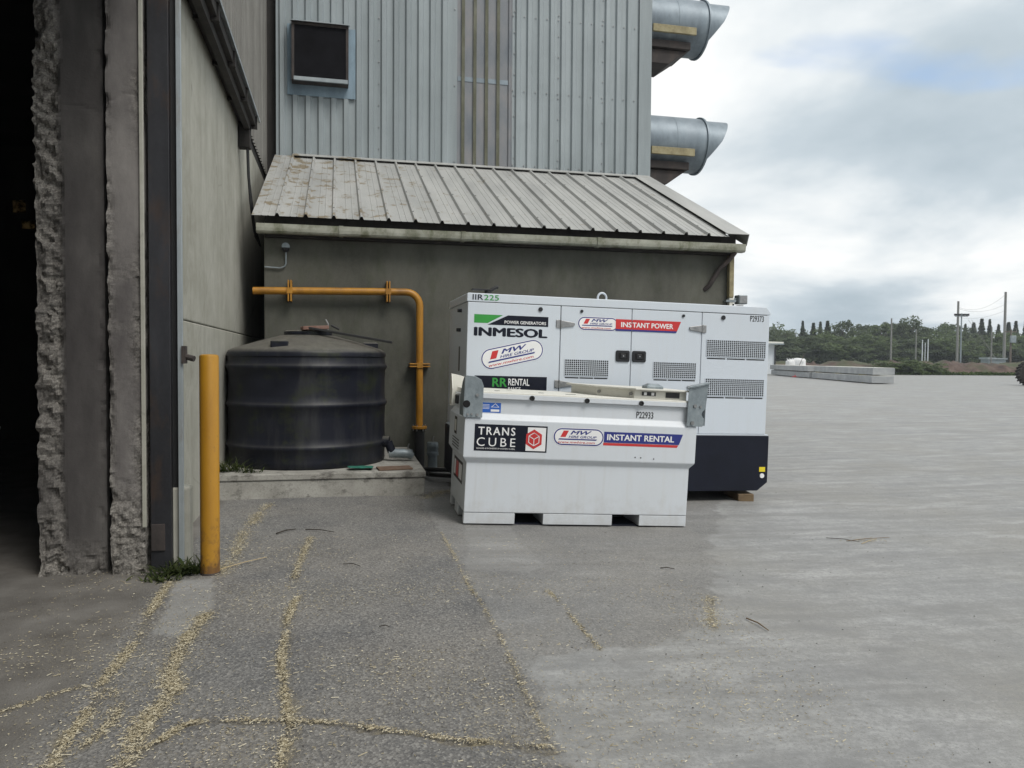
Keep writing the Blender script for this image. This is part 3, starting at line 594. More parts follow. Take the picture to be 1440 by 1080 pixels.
def grille(parent, x0, x1, z0, z1, nx, nz):
    decal_poly('grille_backing', [(x0, z0), (x1, z0), (x1, z1), (x0, z1)], M['dark'], parent, -.002)
    mb = MB(); px, pz = (x1-x0)/nx, (z1-z0)/nz; b = .24*px; bz = .24*pz
    for i in range(nx+1): mb.box(x0+i*px-b/2, x0+i*px+b/2, -.0075, -.003, z0-bz/2, z1+bz/2)
    for k in range(nz+1): mb.box(x0-b/2, x1+b/2, -.0068, -.0035, z0+k*pz-bz/2, z0+k*pz+bz/2)
    mb.build('vent_grille', M['gen_white'], parent)
    w = (x1-x0)
    for j in range(3): decal_poly('drain_slot', [(x0+w*(j/3+.01), z0-.034), (x0+w*(j/3+.32), z0-.034), (x0+w*(j/3+.32), z0-.02), (x0+w*(j/3+.01), z0-.02)], M['dark'], parent, -.002)
grille(d1, 1.18, 1.725, 1.44, 1.63, 21, 8); grille(d2, 2.305, 2.865, 1.44, 1.63, 21, 8)
grille(prr, 3.0, 3.807, 1.722, 1.925, 29, 9); grille(prr, 3.0, 3.80, 1.238, 1.446, 29, 9)
def hinge(parent, x, z, flip=1):
    t = MB().prism([(x-.055*flip, z-.045), (x-.006*flip, z-.05), (x-.006*flip, z+.05), (x-.055*flip, z+.045)][::1], 'y', -.014, -.001).build('hinge', M['steel'], parent, bevel=.004)
    MB().prism([(x+.006*flip, z-.042), (x+.10*flip, z-.03), (x+.165*flip, z-.02), (x+.175*flip, z), (x+.165*flip, z+.02), (x+.10*flip, z+.03), (x+.006*flip, z+.042)], 'y', -.018, -.001).build('hinge_leaf', M['steel'], t, bevel=.004)
    MB().tube([(x, -.012, z-.045), (x, -.012, z+.045)], .011, 8).build('hinge_pin', M['steel'], t, True)
hinge(d1, 1.114, 2.045); hinge(d1, 1.114, 1.335); hinge(d2, 2.928, 2.055, -1); hinge(d2, 2.928, 1.33, -1)
def latch(parent, x0):
    h = MB().prism(arc(x0+.155, 1.735, .022, 0, 90, 4)+arc(x0+.022, 1.735, .022, 90, 180, 4)+arc(x0+.022, 1.642, .022, 180, 270, 4)+arc(x0+.155, 1.642, .022, 270, 360, 4), 'y', -.016, -.001).build('door_latch', M['handle'], parent, bevel=.004)
    MB().box(x0+.03, x0+.148, -.0175, -.0165, 1.65, 1.728).build('latch_dish', M['dark'], h)
    MB().prism([(x0+.05, 1.66), (x0+.13, 1.66), (x0+.12, 1.715), (x0+.06, 1.715)], 'y', -.024, -.0178).build('latch_paddle', M['handle'], h, bevel=.003)
    MB().tube([(x0+.092, -.019, 1.69), (x0+.092, -.027, 1.69)], .009, 10).build('lock_barrel', M['steel'], h, True)
latch(d1, 1.813); latch(d2, 2.022)
for p, x, r in ((pl, .862, .026), (d1, 1.369, .018), (d2, 2.675, .018), (prr, 3.209, .028)):
    MB().tube([(x, -.001, 2.205), (x, -.014, 2.205)], r, 14).build('panel_plug', M['handle'], p, True)
# print on the generator
decal_poly('brand_green_flag', [(.077, 2.118), (.415, 2.118), (.235, 2.02), (.077, 2.02)], M['green'], pl, -E_)
o = decal_poly('brand_bar', [(.475, 2.118), (.962, 2.118), (.962, 2.002), (.235, 2.002)], M['navy'], pl, -E_)
text('brand_bar_text', 'POWER GENERATORS', M['wink'], o, .435, 2.022, .50, .036, -2*E_, .02)
text('brand_name', 'INMESOL', M['navy'], pl, .077, 1.868, .88, .105, -E_, .05, 0)
mw_logo(pl, .54, 1.667, .76, .245, -E_, R(13.5))
o = decal_poly('rental_sign', [(.10, 1.20), (.965, 1.20), (.965, 1.412), (.10, 1.412)], M['navy'], pl, -E_)
text('sign_initials', 'RR', M['green'], o, .31, 1.285, .175, .105, -2*E_, .03); text('sign_word', 'RENTAL', M['wink'], o, .50, 1.305, .255, .08, -2*E_, .02); text('sign_word', 'RANGE', M['wink'], o, .50, 1.245, .15, .04, -2*E_, .01)
text('model_letters', 'IIR', M['navy'], gen, .05, 2.283, .125, .062, -.009, .008); text('model_digits', '225', M['green'], gen, .185, 2.283, .175, .062, -.009, .008)
mw_logo(d1, 1.578, 2.063, .51, .165, -E_)
banner(d1, [(1.80, 2.012), (2.0035, 2.012), (2.0035, 2.13), (1.80, 2.13)], [(1.80, 1.99), (2.0035, 1.99), (2.0035, 2.0115), (1.80, 2.0115)], 'INS', M['red'], M['blue'], 1.868, 2.036, .133, .062, -.0055)
banner(d2, [(2.0115, 2.012), (2.595, 2.012), (2.645, 2.13), (2.0115, 2.13)], [(2.0115, 1.99), (2.585, 1.99), (2.595, 2.0115), (2.0115, 2.0115)], 'TANT POWER', M['red'], M['blue'], 2.0135, 2.036, .53, .062, -.0055)
text('plant_number', 'P29373', M['ink'], prr, 3.578, 2.172, .19, .075, -E_, .02)
decal_poly('warning_label', [(3.775, .285), (3.858, .285), (3.858, .345), (3.775, .345)], M['yellow_vinyl'], gen, -.0135); MB().tube([(3.815, -.012, .235), (3.815, -.022, .235)], .03, 16).build('drain_cap', M['wink'], gen, True)
# roof fittings
MB().tube([(.30, .35, 2.36), (.30, .35, 2.43)], .045, 16).build('exhaust_stub', M['rubber'], gen, True); MB().box(.10, .34, .30, .40, 2.425, 2.442).build('exhaust_flap', M['rubber'], gen, bevel=.004)
MB().tube([(.34, .35, 2.44), (.40, .35, 2.475), (.42, .35, 2.47)], .022, 10).build('flap_weight', M['rubber'], gen, True)
MB().tube([(1.66+.055*math.cos(a), .12, 2.385+.06*math.sin(a)) for a in np.linspace(-.5, PI+.5, 16)], .013, 8).build('lifting_eye', M['gen_white'], gen, True)
MB().tube([(3.45, .2, 2.36), (3.45, .2, 2.40)], .012, 8).box(3.5, 3.58, .18, .24, 2.36, 2.385).build('roof_sensor', M['rubber'], gen)
for z, y in ((2.18, .45), (1.95, .5)): MB().tube([(0, y, z), (-.05, y, z)], .022, 10).build('end_plug', M['handle'], gen, True)
MB().box(-.004, 0, .5, .58, 1.45, 1.75).build('end_handle', M['handle'], gen)
bk = MB().box(-.10, .10, -.04, 1.2, 0, .098).build('timber_block', streaked('brown_block', (.16, .11, .06), (.09, .06, .035), (.22, .16, .09), .85, 0, 1, 8, .2), None, bevel=.008)
bk.location = (5.02, 8.76, -.178); bk.rotation_euler = (0, 0, R(-10)); tag(bk, 'brown wooden block wedged under the right end of the generator', 'block')

# ------------------------------------------------------------------ fuel cube
cu = thing('fuel_tank', 'white steel fuel tank box with galvanised corner brackets in front of the generator', 'fuel tank', (1.197, 7.396, -.027), (0, R(2.753), R(-1.592)))
W, Dp = 2.332, 1.13
MB().rects([(0, W, 0, Dp, .124), (0, W, 0, Dp, .615), (-.042, W+.042, -.042, Dp+.042, .672), (-.042, W+.042, -.042, Dp+.042, 1.046), (0, W, 0, Dp, 1.10), (0, W, 0, Dp, 1.262)]).build('body', M['white'], cu, bevel=.008)
for a, b in ((.0, .513), (.803, 1.528), (1.817, W)):
    if a == 0:
        for y0, y1 in ((0, .09), (.42, .72), (1.0, Dp)): MB().box(.002, b, y0, y1, .014, .12).build('skid_block', M['white'], cu, bevel=.004)
        MB().box(.09, b, .09, Dp, .014, .12).build('skid_block', M['white'], cu)
    else: MB().box(a, b-.002, 0, Dp, .014, .12).build('skid_block', M['white'], cu, bevel=.004)
MB().box(.04, W-.04, .05, Dp-.04, -.006, .012).build('shadow_gap_plate', M['base_black'], cu)  # black plate set back to form a shadow line under the tank
for a, b in ((.513, .803), (1.528, 1.817)): MB().box(a, b, .45, .5, .006, .12).build('pocket_shade_plate', M['dark'], cu)  # dark plates standing in for the shade inside the fork pockets
lid = MB().box(.02, W-.02, -.03, Dp+.02, 1.262, 1.318).build('lid', M['cream'], cu, bevel=.008)
MB().box(.0, W, -.036, -.028, 1.252, 1.30).build('lid_lip', M['white'], cu, bevel=.003)
for x in (.616, 1.181, 1.755):
    b = MB().lathe([(.026, 0), (.026, .012), (.014, .013), (.014, .004), (.002, .004)], 16).build('lid_bolt', M['rubber'], cu, True); b.rotation_euler = (R(90), 0, 0); b.location = (x, -.036, 1.272)
for x, y in ((.75, .25), (1.02, .18), (1.08, .2), (.3, .3), (.5, .7)): MB().box(x, x+.05, y, y+.03, 1.318, 1.321).build('lid_slot', M['ink'], lid)
# control hatch
hp = [(1.70, .03), (2.27, .03), (2.27, 1.0), (1.30, 1.0), (1.42, .42)]
MB().prism(hp, 'z', 1.318, 1.405).build('hatch_box', M['cream'], cu, bevel=.004)
hc = [(1.69, -.03), (2.285, -.03), (2.285, 1.04), (1.25, 1.04), (1.385, .40)]
MB().prism(hc, 'z', 1.406, 1.424).build('hatch_cover', M['cream'], cu, bevel=.004)
MB().box(1.78, 1.93, .022, .029, 1.35, 1.39).build('hatch_window', M['ink'], cu); MB().box(1.80, 1.83, .018, .0215, 1.355, 1.385).box(1.88, 1.91, .018, .0215, 1.355, 1.385).build('window_label', M['wink'], cu)
MB().box(2.04, 2.19, .022, .029, 1.338, 1.393).build('hatch_window', M['ink'], cu)
for f in (.08, .92):
    x, y = 1.42+(1.70-1.42)*f, .42+(.03-.42)*f
    MB().tube([(x, y, 1.362), (x-.016, y-.012, 1.362)], .017, 12).build('hatch_bolt', M['steel'], cu, True)
MB().loft([[(1.84, .05, 1.424), (2.02, .05, 1.424), (2.02, .2, 1.424), (1.84, .2, 1.424)], [(1.84, .05, 1.45), (2.02, .05, 1.45), (2.02, .2, 1.45), (1.84, .2, 1.45)], [(1.88, .09, 1.475), (1.98, .09, 1.475), (1.98, .16, 1.475), (1.88, .16, 1.475)]]).build('vent_cap', M['galv'], cu, bevel=.004)
# corner brackets
def bracket(pts, x_side, name='corner_bracket', y=-.05):
    o = MB().prism(pts, 'y', y-.008, y).build(name, M['galv'], cu, bevel=.003)
    return o
o = bracket([(-.055, 1.06), (.118, 1.06), (.125, 1.07), (.125, 1.37), (.10, 1.43), (.04, 1.462), (-.045, 1.468), (-.058, 1.45)], 0)
MB().prism([(-.058, 1.07), (.20, 1.07), (.22, 1.10), (.22, 1.25), (.10, 1.40), (.0, 1.45), (-.058, 1.45)], 'x', -.064, -.056).build('bracket_side', M['galv'], o, bevel=.003)
for x, z, r in ((.065, 1.28, .016), (.075, 1.09, .013), (-.02, 1.09, .011), (.02, 1.095, .01)): MB().tube([(x, -.058, z), (x, -.072, z)], r, 10).build('bracket_bolt', M['steel'], o, True)
MB().tube([(-.035, -.0585, 1.19), (-.035, -.0605, 1.19)], .036, 18).build('bracket_hole', M['dark'], o)
nt_ = arc(2.445, 1.19, .045, 250, 110, 10)
o = bracket([(2.25, 1.06), (2.42, 1.06), (2.44, 1.075), (2.44, 1.14)]+[(p[0]+.01, p[1]) for p in nt_]+[(2.45, 1.25), (2.47, 1.49), (2.45, 1.50), (2.255, 1.455)], 0)
MB().prism([(-.058, 1.07), (.20, 1.07), (.22, 1.10), (.22, 1.25), (.10, 1.42), (-.058, 1.48)], 'x', 2.444, 2.452).build('bracket_side', M['galv'], o, bevel=.003)
for x, z, r in ((2.33, 1.27, .018), (2.39, 1.265, .012), (2.31, 1.095, .02)): MB().tube([(x, -.058, z), (x, -.072, z)], r, 10).build('bracket_bolt', M['steel'], o, True)
MB().prism([(2.235, 1.455), (2.26, 1.47), (2.47, 1.52), (2.47, 1.50), (2.30, 1.455)], 'y', -.08, .0).build('bracket_lever', M['galv'], o, bevel=.004)
o = MB().prism([(-.05, 1.10), (.10, 1.10), (.10, 1.43), (.02, 1.45), (-.05, 1.46)], 'y', Dp+.045, Dp+.055).build('corner_bracket', M['cream'], cu, bevel=.003)
MB().prism([(Dp-.16, 1.12), (Dp+.045, 1.12), (Dp+.045, 1.46), (Dp-.02, 1.46), (Dp-.16, 1.30)], 'x', -.058, -.05).build('bracket_side', M['cream'], o, bevel=.003)
o = MB().prism([(2.23, 1.10), (2.38, 1.10), (2.38, 1.46), (2.30, 1.45), (2.23, 1.43)], 'y', Dp+.045, Dp+.055).build('corner_bracket', M['galv'], cu, bevel=.003)
# stickers on the cube (front upper face lies at y = -.042)
yf = -.0435
o = decal_poly('safety_sticker', [(.10, 1.112), (.315, 1.112), (.315, 1.21), (.10, 1.21)], M['sticker_blue'], cu, -.0015)
decal_poly('sticker_triangle', [(.215, 1.165), (.30, 1.165), (.258, 1.205)], M['wink'], o, -.0027); decal_poly('sticker_triangle_inner', [(.228, 1.170), (.288, 1.170), (.258, 1.198)], M['sticker_blue'], o, -.0039)
decal_poly('sticker_panel', [(.215, 1.122), (.30, 1.122), (.30, 1.145), (.215, 1.145)], M['wink'], o, -.0027)
for k in range(4): decal_poly('sticker_line', [(.11, 1.148+k*.013), (.20, 1.148+k*.013), (.20, 1.152+k*.013), (.11, 1.152+k*.013)], M['wink'], o, -.0027)
o = decal_poly('tank_sign', [(.06, .738), (.79, .738), (.79, 1.0), (.06, 1.0)], M['navy'], cu, yf)
text('sign_word', 'TRANS', M['wink'], o, .095, .895, .37, .08, yf-E_, .02, spacing=1.25); text('sign_word', 'CUBE', M['wink'], o, .085, .785, .385, .085, yf-E_, -.005, spacing=1.4)
text('sign_small_print', 'DESIGNED & ENGINEERED BY WESTERN GLOBAL', M['wink'], o, .085, .757, .385, .014, yf-E_)
decal_poly('sign_white_field', [(.575, .752), (.775, .752), (.775, .985), (.59, .985), (.59, .90), (.575, .90)], M['wink'], o, yf-E_)
hx = [(.655+.092*math.cos(R(a)), .868+.098*math.sin(R(a))) for a in range(30, 390, 60)]; decal_poly('cube_emblem', hx, M['red'], o, yf-2*E_)
def outline(pts, wd, m, par, y):
    for (ax, az), (bx, bz) in zip(pts[:-1], pts[1:]):
        l = math.hypot(bx-ax, bz-az); nx_, nz_ = -(bz-az)/l*wd/2, (bx-ax)/l*wd/2
        decal_poly('emblem_line', [(ax+nx_, az+nz_), (bx+nx_, bz+nz_), (bx-nx_, bz-nz_), (ax-nx_, az-nz_)], m, par, y)
ih = [(.655+.06*math.cos(R(a)), .868+.064*math.sin(R(a))) for a in range(30, 451, 60)]
outline(ih, .007, M['wink'], o, yf-3*E_)
for a in (30, 150, 270): outline([(.655, .868), (.655+.06*math.cos(R(a)), .868+.064*math.sin(R(a)))], .007, M['wink'], o, yf-3.6*E_)
mw_logo(cu, 1.114, .906, .53, .18, yf)
banner(cu, [(1.378, .862), (2.185, .862), (2.224, .97), (1.378, .97)], [(1.373, .832), (2.165, .832), (2.18, .858), (1.373, .858)], 'INSTANT RENTAL', M['blue'], M['red'], 1.41, .886, .72, .062, yf)
text('plant_number', 'P22933', M['ink'], cu, 1.722, 1.117, .185, .068, -.0015, .022)
for x, z in ((1.72, .72), (1.78, .718), (1.92, .71)): MB().tube([(x, -.0425, z), (x, -.045, z)], .007, 8).build('paint_chip', M['ink'], cu)
# left end of the cube: stickers
def side_decal(name, y0, y1, z0, z1, m, x, par):
    me = bpy.data.meshes.new(name); me.from_pydata([(x, y0, z0), (x, y1, z0), (x, y1, z1), (x, y0, z1)], [], [(0, 3, 2, 1)]); return link(name, me, m, par)
o = side_decal('hazard_label', .22, .92, .36, .58, M['ink'], -.0015, cu); side_decal('hazard_panel', .26, .5, .39, .55, M['wink'], -.003, o); side_decal('hazard_panel', .53, .72, .39, .55, M['red'], -.003, o); side_decal('hazard_panel', .75, .88, .39, .55, M['wink'], -.003, o)
o = side_decal('caution_label', .52, .72, .84, 1.02, M['rust'], -.0435, cu); side_decal('caution_panel', .55, .69, .87, .99, M['cream'], -.045, o)
for k in range(4): side_decal('small_print', .3, .85, .70+k*.03, .712+k*.03, M['ink'], -.0435, cu)
MB().box(-.03, 0, .8, .92, 1.14, 1.24).build('end_handle', M['rubber'], cu, bevel=.01)

# ------------------------------------------------------------------ tank on its plinth
def plinth_mat():
    t = NT('plinth_concrete'); a = t.noise(2.5, 6, .65); f = t.noise(50, 5, .7); s = t.noise(4, 6, .75, t.map((1, 1, 1.6)))
    c = t.ramp(a, [(.3, (.25, .24, .215)), (.5, (.34, .33, .30)), (.7, (.43, .42, .385))]); c = t.mix(t.ramp(s, [(.52, 0), (.64, .8)]), c, (.09, .083, .075))
    c = t.mix(t.math('MULTIPLY', t.ramp(f, [(.5, 0), (.7, 1)]), .4), c, (.1, .095, .085)); t.bump(f, .4, .01); return t.done(c, .9)
M['plinth'] = plinth_mat()
pd = thing('tank_plinth', 'low stained concrete plinth under the black water tank', 'plinth', (0, 0, 0))
MB().prism([(-1.355, 9.06), (1.0, 8.98), (1.02, 11.49), (-1.355, 11.49)], 'z', -.2, .205).build('plinth_base', M['plinth'], pd, bevel=.015)
MB().prism([(-1.355, 9.045), (1.01, 8.965), (1.03, 11.49), (-1.355, 11.49)], 'z', .207, .28).build('plinth_cap', M['plinth'], pd, bevel=.012)
tk = thing('water_tank', 'large black round plastic water tank beside the shed wall', 'tank', (-.37, 10.22, .28))
def tank_mat():
    t = NT('black_polyethylene'); a = t.noise(2, 6, .6); s = t.noise(3.5, 6, .7, t.map((1, 1, .18))); gr = t.noise(3, 6, .7, t.map((1, 1, 1.2), loc=(5, 2, 1)))
    c = t.ramp(a, [(.3, (.007, .008, .014)), (.7, (.015, .017, .027))]); c = t.mix(t.math('MULTIPLY', t.ramp(s, [(.5, 0), (.75, 1)]), .45), c, (.075, .075, .07))
    c = t.mix(t.math('MULTIPLY', t.ramp(gr, [(.52, 0), (.68, 1)]), .55), c, (.035, .042, .014))
    g = t.n('ShaderNodeNewGeometry'); sx = t.n('ShaderNodeSeparateXYZ'); t.l(g.outputs['Normal'], sx.inputs[0])    # upward faces turn a lighter mottled grey-brown
    c = t.mix(t.math('MULTIPLY', t.ramp(sx.outputs[2], [(.35, 0), (.9, 1)]), .75), c, t.ramp(t.noise(14, 5, .7), [(.3, (.10, .095, .08)), (.7, (.19, .18, .155))]))
    t.bump(t.noise(20, 4), .05, .01); return t.done(c, .45, 0., .25)
M['poly'] = tank_mat()
pf = [(.005, 0), (.95, 0), (.975, .03)]
for z in (.25, .75, 1.21): pf += [(.972, z-.16), (.978, z-.045), (.998, z-.02), (1.004, z), (.998, z+.02), (.978, z+.045), (.972, z+.12)]
pf += [(.985, 1.335), (.985, 1.37), (.968, 1.405), (.92, 1.432), (.60, 1.53), (.34, 1.60), (.30, 1.605), (.005, 1.61)]
MB().lathe(pf, 96).build('tank_body', M['poly'], tk, True, angle=50)
MB().lathe([(.005, 1.61), (.30, 1.61), (.30, 1.65), (.27, 1.665), (.005, 1.67)], 48).build('lid', M['poly'], tk, True)
for a in range(0, 360, 30):
    r_, zt = .80, 1.60; x, y = r_*math.cos(R(a+8)), r_*math.sin(R(a+8))
    if a in (0, 90, 240): MB().rects([(x-.10, x+.10, y-.07, y+.07, 1.38), (x-.10, x+.10, y-.07, y+.07, 1.51), (x-.09, x+.09, y-.06, y+.06, 1.525)]).build('lifting_lug', M['poly'], tk, bevel=.015)
MB().tube([(.90, -.25, .25), (1.02, -.28, .25)], .07, 16).build('outlet_boss', M['poly'], tk, True)
MB().tube([(1.02, -.28, .10), (1.10, -.30, .10), (1.20, -.32, .10), (1.26, -.32, .09), (1.30, -.30, .06)], [.06, .06, .062, .055, .05], 14).build('outlet_pipe', M['galv'], tk, True)
MB().tube([(1.0, -.28, .25), (1.05, -.29, .12)], .055, 14).build('outlet_elbow', M['poly'], tk, True)
b = MB().box(-.16, .16, -.10, .10, 0, .045).build('board_on_tank', streaked('red_brown_board', (.22, .12, .09), (.10, .05, .04), (.3, .2, .16), .8, 0, 1, 7, .1), None, bevel=.006); b.location = (-.28, 10.0, 1.953); b.rotation_euler = (0, R(-3), R(12)); tag(b, 'red-brown board lying on the lid of the black tank', 'board')
s = MB().box(-.55, .55, -.035, .035, 0, .03).build('plastic_batten', M['rubber'], None, bevel=.005); s.location = (.13, 9.85, 1.875); s.rotation_euler = (0, R(9.5), R(-8)); tag(s, 'black plastic strip lying across the tank top', 'strip')
v = thing('tap_fitting', 'small bent metal fitting standing up from the tank lid', 'fitting', (-.12, 10.05, 1.945)); MB().tube([(0, 0, 0), (0, 0, .09), (-.03, 0, .14)], .012, 8).build('stem', M['steel'], v, True); MB().tube([(.04, 0, .07), (.14, .02, .02)], .014, 8).build('spout', M['rubber'], v, True)
# rags on the plinth
def cloth(name, loc, sx, sy, m, label, cat):
    n = 14; V = np.array([(sx*(i/n-.5), sy*(j/n-.5), 0) for j in range(n+1) for i in range(n+1)]); V[:,2] = .012+.03*vnoise(V+loc[0]*7, 9, 2)
    V[:,:2] += (vnoise(V+3, 6, 2)[:,None]-.5)*.08
    f = [(j*(n+1)+i, j*(n+1)+i+1, (j+1)*(n+1)+i+1, (j+1)*(n+1)+i) for j in range(n) for i in range(n)]
    me = bpy.data.meshes.new(name); me.from_pydata([tuple(p) for p in V], [], f); me.polygons.foreach_set('use_smooth', [True]*len(f)); o = link(name, me, m); o.location = loc
    o.modifiers.new('s', 'SOLIDIFY').thickness = .006; return tag(o, label, cat)
cloth('green_cloth', (.26, 9.22, .285), .30, .2, simple('green_cloth', (.02, .14, .10), .8, var=.4, scale=20), 'crumpled green cloth on the edge of the concrete plinth', 'cloth')
o = MB().box(-.2, .2, -.12, .12, 0, .02).build('brown_board', streaked('brown_ply', (.16, .10, .07), (.09, .06, .04), (.22, .16, .12), .8, 0, 1, 6, .1), None, bevel=.004); o.location = (.66, 9.2, .282); o.rotation_euler = (0, 0, R(6)); tag(o, 'flat brown board lying on the right front of the plinth', 'board')
# ------------------------------------------------------------------ yellow gas pipe
M['yellow'] = streaked('yellow_pipe_paint', (.42, .19, .016), (.24, .11, .016), (.49, .235, .022), .45, 0, .5, 5, .05, (.12, .06, .02), .35)
gp = thing('gas_pipe', 'yellow pipe running along the lean-to wall and down to the ground', 'pipe', (0, 11.36, 0))
r_ = .052; pth = [(-1.16, 0, 2.535), (-.4, 0, 2.55), (.5, 0, 2.565), (.98, 0, 2.57)]+[(.98+.20*math.sin(R(a)), 0, 2.37+.20*math.cos(R(a))) for a in range(15, 91, 15)]+[(1.18, 0, 2.0), (1.18, 0, .60)]
MB().tube(pth, r_, 20).build('pipe_run', M['yellow'], gp, True)
MB().tube([(1.18, 0, .56), (1.18, 0, .60)], .11, 24).build('flange', M['yellow'], gp, True, bevel=.005)
MB().tube([(1.18, 0, -.05), (1.18, 0, .555)], .075, 20).build('lower_pipe', M['rubber'], gp, True)
for k in range(6): a = k*PI/3; MB().tube([(1.18+.088*math.cos(a), .088*math.sin(a), .53), (1.18+.088*math.cos(a), .088*math.sin(a), .62)], .01, 6).build('flange_bolt', M['steel'], gp)
def pclip(x, z, vert):
    if vert: o = MB().box(x-.028, x-.008, -.062, .13, z-.15, z+.15).box(x+.008, x+.028, -.062, .13, z-.15, z+.15).build('pipe_bracket', M['yellow'], gp, bevel=.003)
    else: o = MB().box(x-.15, x+.15, -.062, .13, z-.028, z-.010).box(x-.15, x+.15, -.062, .13, z+.010, z+.028).build('pipe_bracket', M['yellow'], gp, bevel=.003)
    MB().box(x-.04, x+.04, -.066, -.060, z-.04, z+.04).build('bracket_strap', M['yellow'], o)
pclip(-.66, 2.545, True); pclip(.72, 2.568, True); pclip(1.18, 1.5, False)
for i, (x, y, h, r) in enumerate(((1.34, 11.05, .42, .085), (1.0, 11.2, .3, .07))):
    c_ = thing('pipe_stub', ['ribbed grey drain stub to the right of the yellow pipe base', 'short grey drain stub to the left of the yellow pipe base'][i], 'pipe', (x, y, -.03))
    MB().lathe([(r*.8, 0), (r*.8, h*.55), (r, h*.56), (r, h*.66), (r*.93, h*.67), (r*.93, h*.78), (r, h*.8), (r, h*.94), (r*.9, h), (.004, h)], 24).build('stub_body', M['galv'], c_, True)
    MB().tube([(0, 0, h), (0, 0, h+.05), (.015, 0, h+.09)], .01, 6).build('stub_rod', M['steel'], c_, True)
for k in range(5):
    y0 = 10.9-.16*k; z = .02+.025*(k % 3)
    hs = MB().tube([(.98+.05*k, y0+.1, .05), (1.2, y0-.15, z+.02), (1.6, y0-.25-.05*k, z+.02), (2.2, y0-.25+.04*k, z), (3.0, y0-.1, z-.02)], .028, 8).build('black_hose', M['rubber'], None, True)
    tag(hs, ['hose of the bundle behind the fuel tank lying nearest the wall', 'second hose from the wall in the bundle behind the fuel tank', 'middle hose of the bundle behind the fuel tank', 'second nearest hose of the bundle behind the fuel tank', 'hose of the bundle lying nearest the fuel tank'][k], 'hose', 'hoses behind the fuel tank')
# ------------------------------------------------------------------ bollard
def bollard_mat():
    t = NT('bollard_yellow'); a = t.noise(4, 6, .65, t.map((1, 1, .3))); sx = t.n('ShaderNodeSeparateXYZ'); t.l(t.co, sx.inputs[0])
    c = t.ramp(a, [(.3, (.36, .172, .014)), (.7, (.48, .245, .018))])
    k = t.math('ADD', t.noise(7, 6, .7), t.math('MULTIPLY', sx.outputs[2], -.55)); c = t.mix(t.ramp(k, [(.34, 0), (.52, .95)]), c, (.12, .06, .025))
    c = t.mix(t.ramp(t.noise(18, 5, .8), [(.62, 0), (.68, .75)]), c, (.12, .07, .035)); c = t.mix(t.ramp(t.noise(5, 6, .7, t.map((1, 1, .15))), [(.5, 0), (.75, .5)]), c, (.30, .15, .02)); t.bump(t.noise(18, 5, .8), .12, .004); return t.done(c, .45)
bo = thing('bollard', 'tall yellow steel bollard standing at the shed doorway', 'bollard', (-.92, 5.99, 0)); M['boll'] = bollard_mat()
MB().lathe([(.068, -.05), (.068, 1.60), (.064, 1.612), (.05, 1.618), (.004, 1.62)], 32).build('post', M['boll'], bo, True)
MB().lathe([(.071, -.05), (.071, .008), (.069, .012)], 24).build('base_ring', M['rust'], bo, True)
sn = MB().box(-1.13, -1.10, 6.10, 6.17, 1.55, 1.68).tube([(-1.10, 6.12, 1.60), (-1.04, 6.10, 1.585)], .022, 8).build('door_catch', M['rust'], None); tag(sn, 'small rusty door catch on the trim just behind the bollard top', 'catch')
# ------------------------------------------------------------------ far side of the yard; site frame: r metres right, d metres ahead along the yard axis
AX = R(12.8)
def far(r, d, z=-.2): return (d*math.sin(AX)+r*math.cos(AX), d*math.cos(AX)-r*math.sin(AX), z)
RZ = -AX
def soil_mat():
    t = NT('red_brown_soil'); a = t.noise(.8, 6, .7); f = t.noise(5, 5, .7)
    c = t.ramp(a, [(.3, (.028, .02, .016)), (.5, (.07, .043, .033)), (.7, (.13, .095, .075))]); c = t.mix(t.ramp(f, [(.62, 0), (.72, .8)]), c, (.34, .31, .28))
    gsp = t.noise(.22, 5, .6); c = t.mix(t.ramp(gsp, [(.47, 0), (.6, .8)]), c, (.055, .07, .03)); return t.done(c, .95)
nr, nd = 420, 9; V = []; 
for i in range(nr+1):
    r = -40+170*i/nr
    for j in range(nd+1):
        f = j/nd; h = math.sin(PI*f)**.8 if f < .5 else max(.75, math.sin(PI*f)**.8); V.append((r, 108+11*f, h))
V = np.array(V); h = 1.75+.9*(vnoise(np.c_[V[:,0]*.25, V[:,1]*.3, V[:,0]*0], 2.2, 4)-.5)*2
z = -.25+V[:,2]*h+(vnoise(V*np.array([1, 1, 0]), 1.6, 4)-.5)*.9*(V[:,2] > .05)
W_ = np.array([far(a, b, c) for a, b, c in zip(V[:,0], V[:,1], z)])
fc = [(i*(nd+1)+j, (i+1)*(nd+1)+j, (i+1)*(nd+1)+j+1, i*(nd+1)+j+1) for i in range(nr) for j in range(nd)]
me = bpy.data.meshes.new('earth_bank'); me.from_pydata([tuple(p) for p in W_], [], fc); me.polygons.foreach_set('use_smooth', [True]*len(fc)); tag(link('earth_bank', me, soil_mat()), kind='structure')
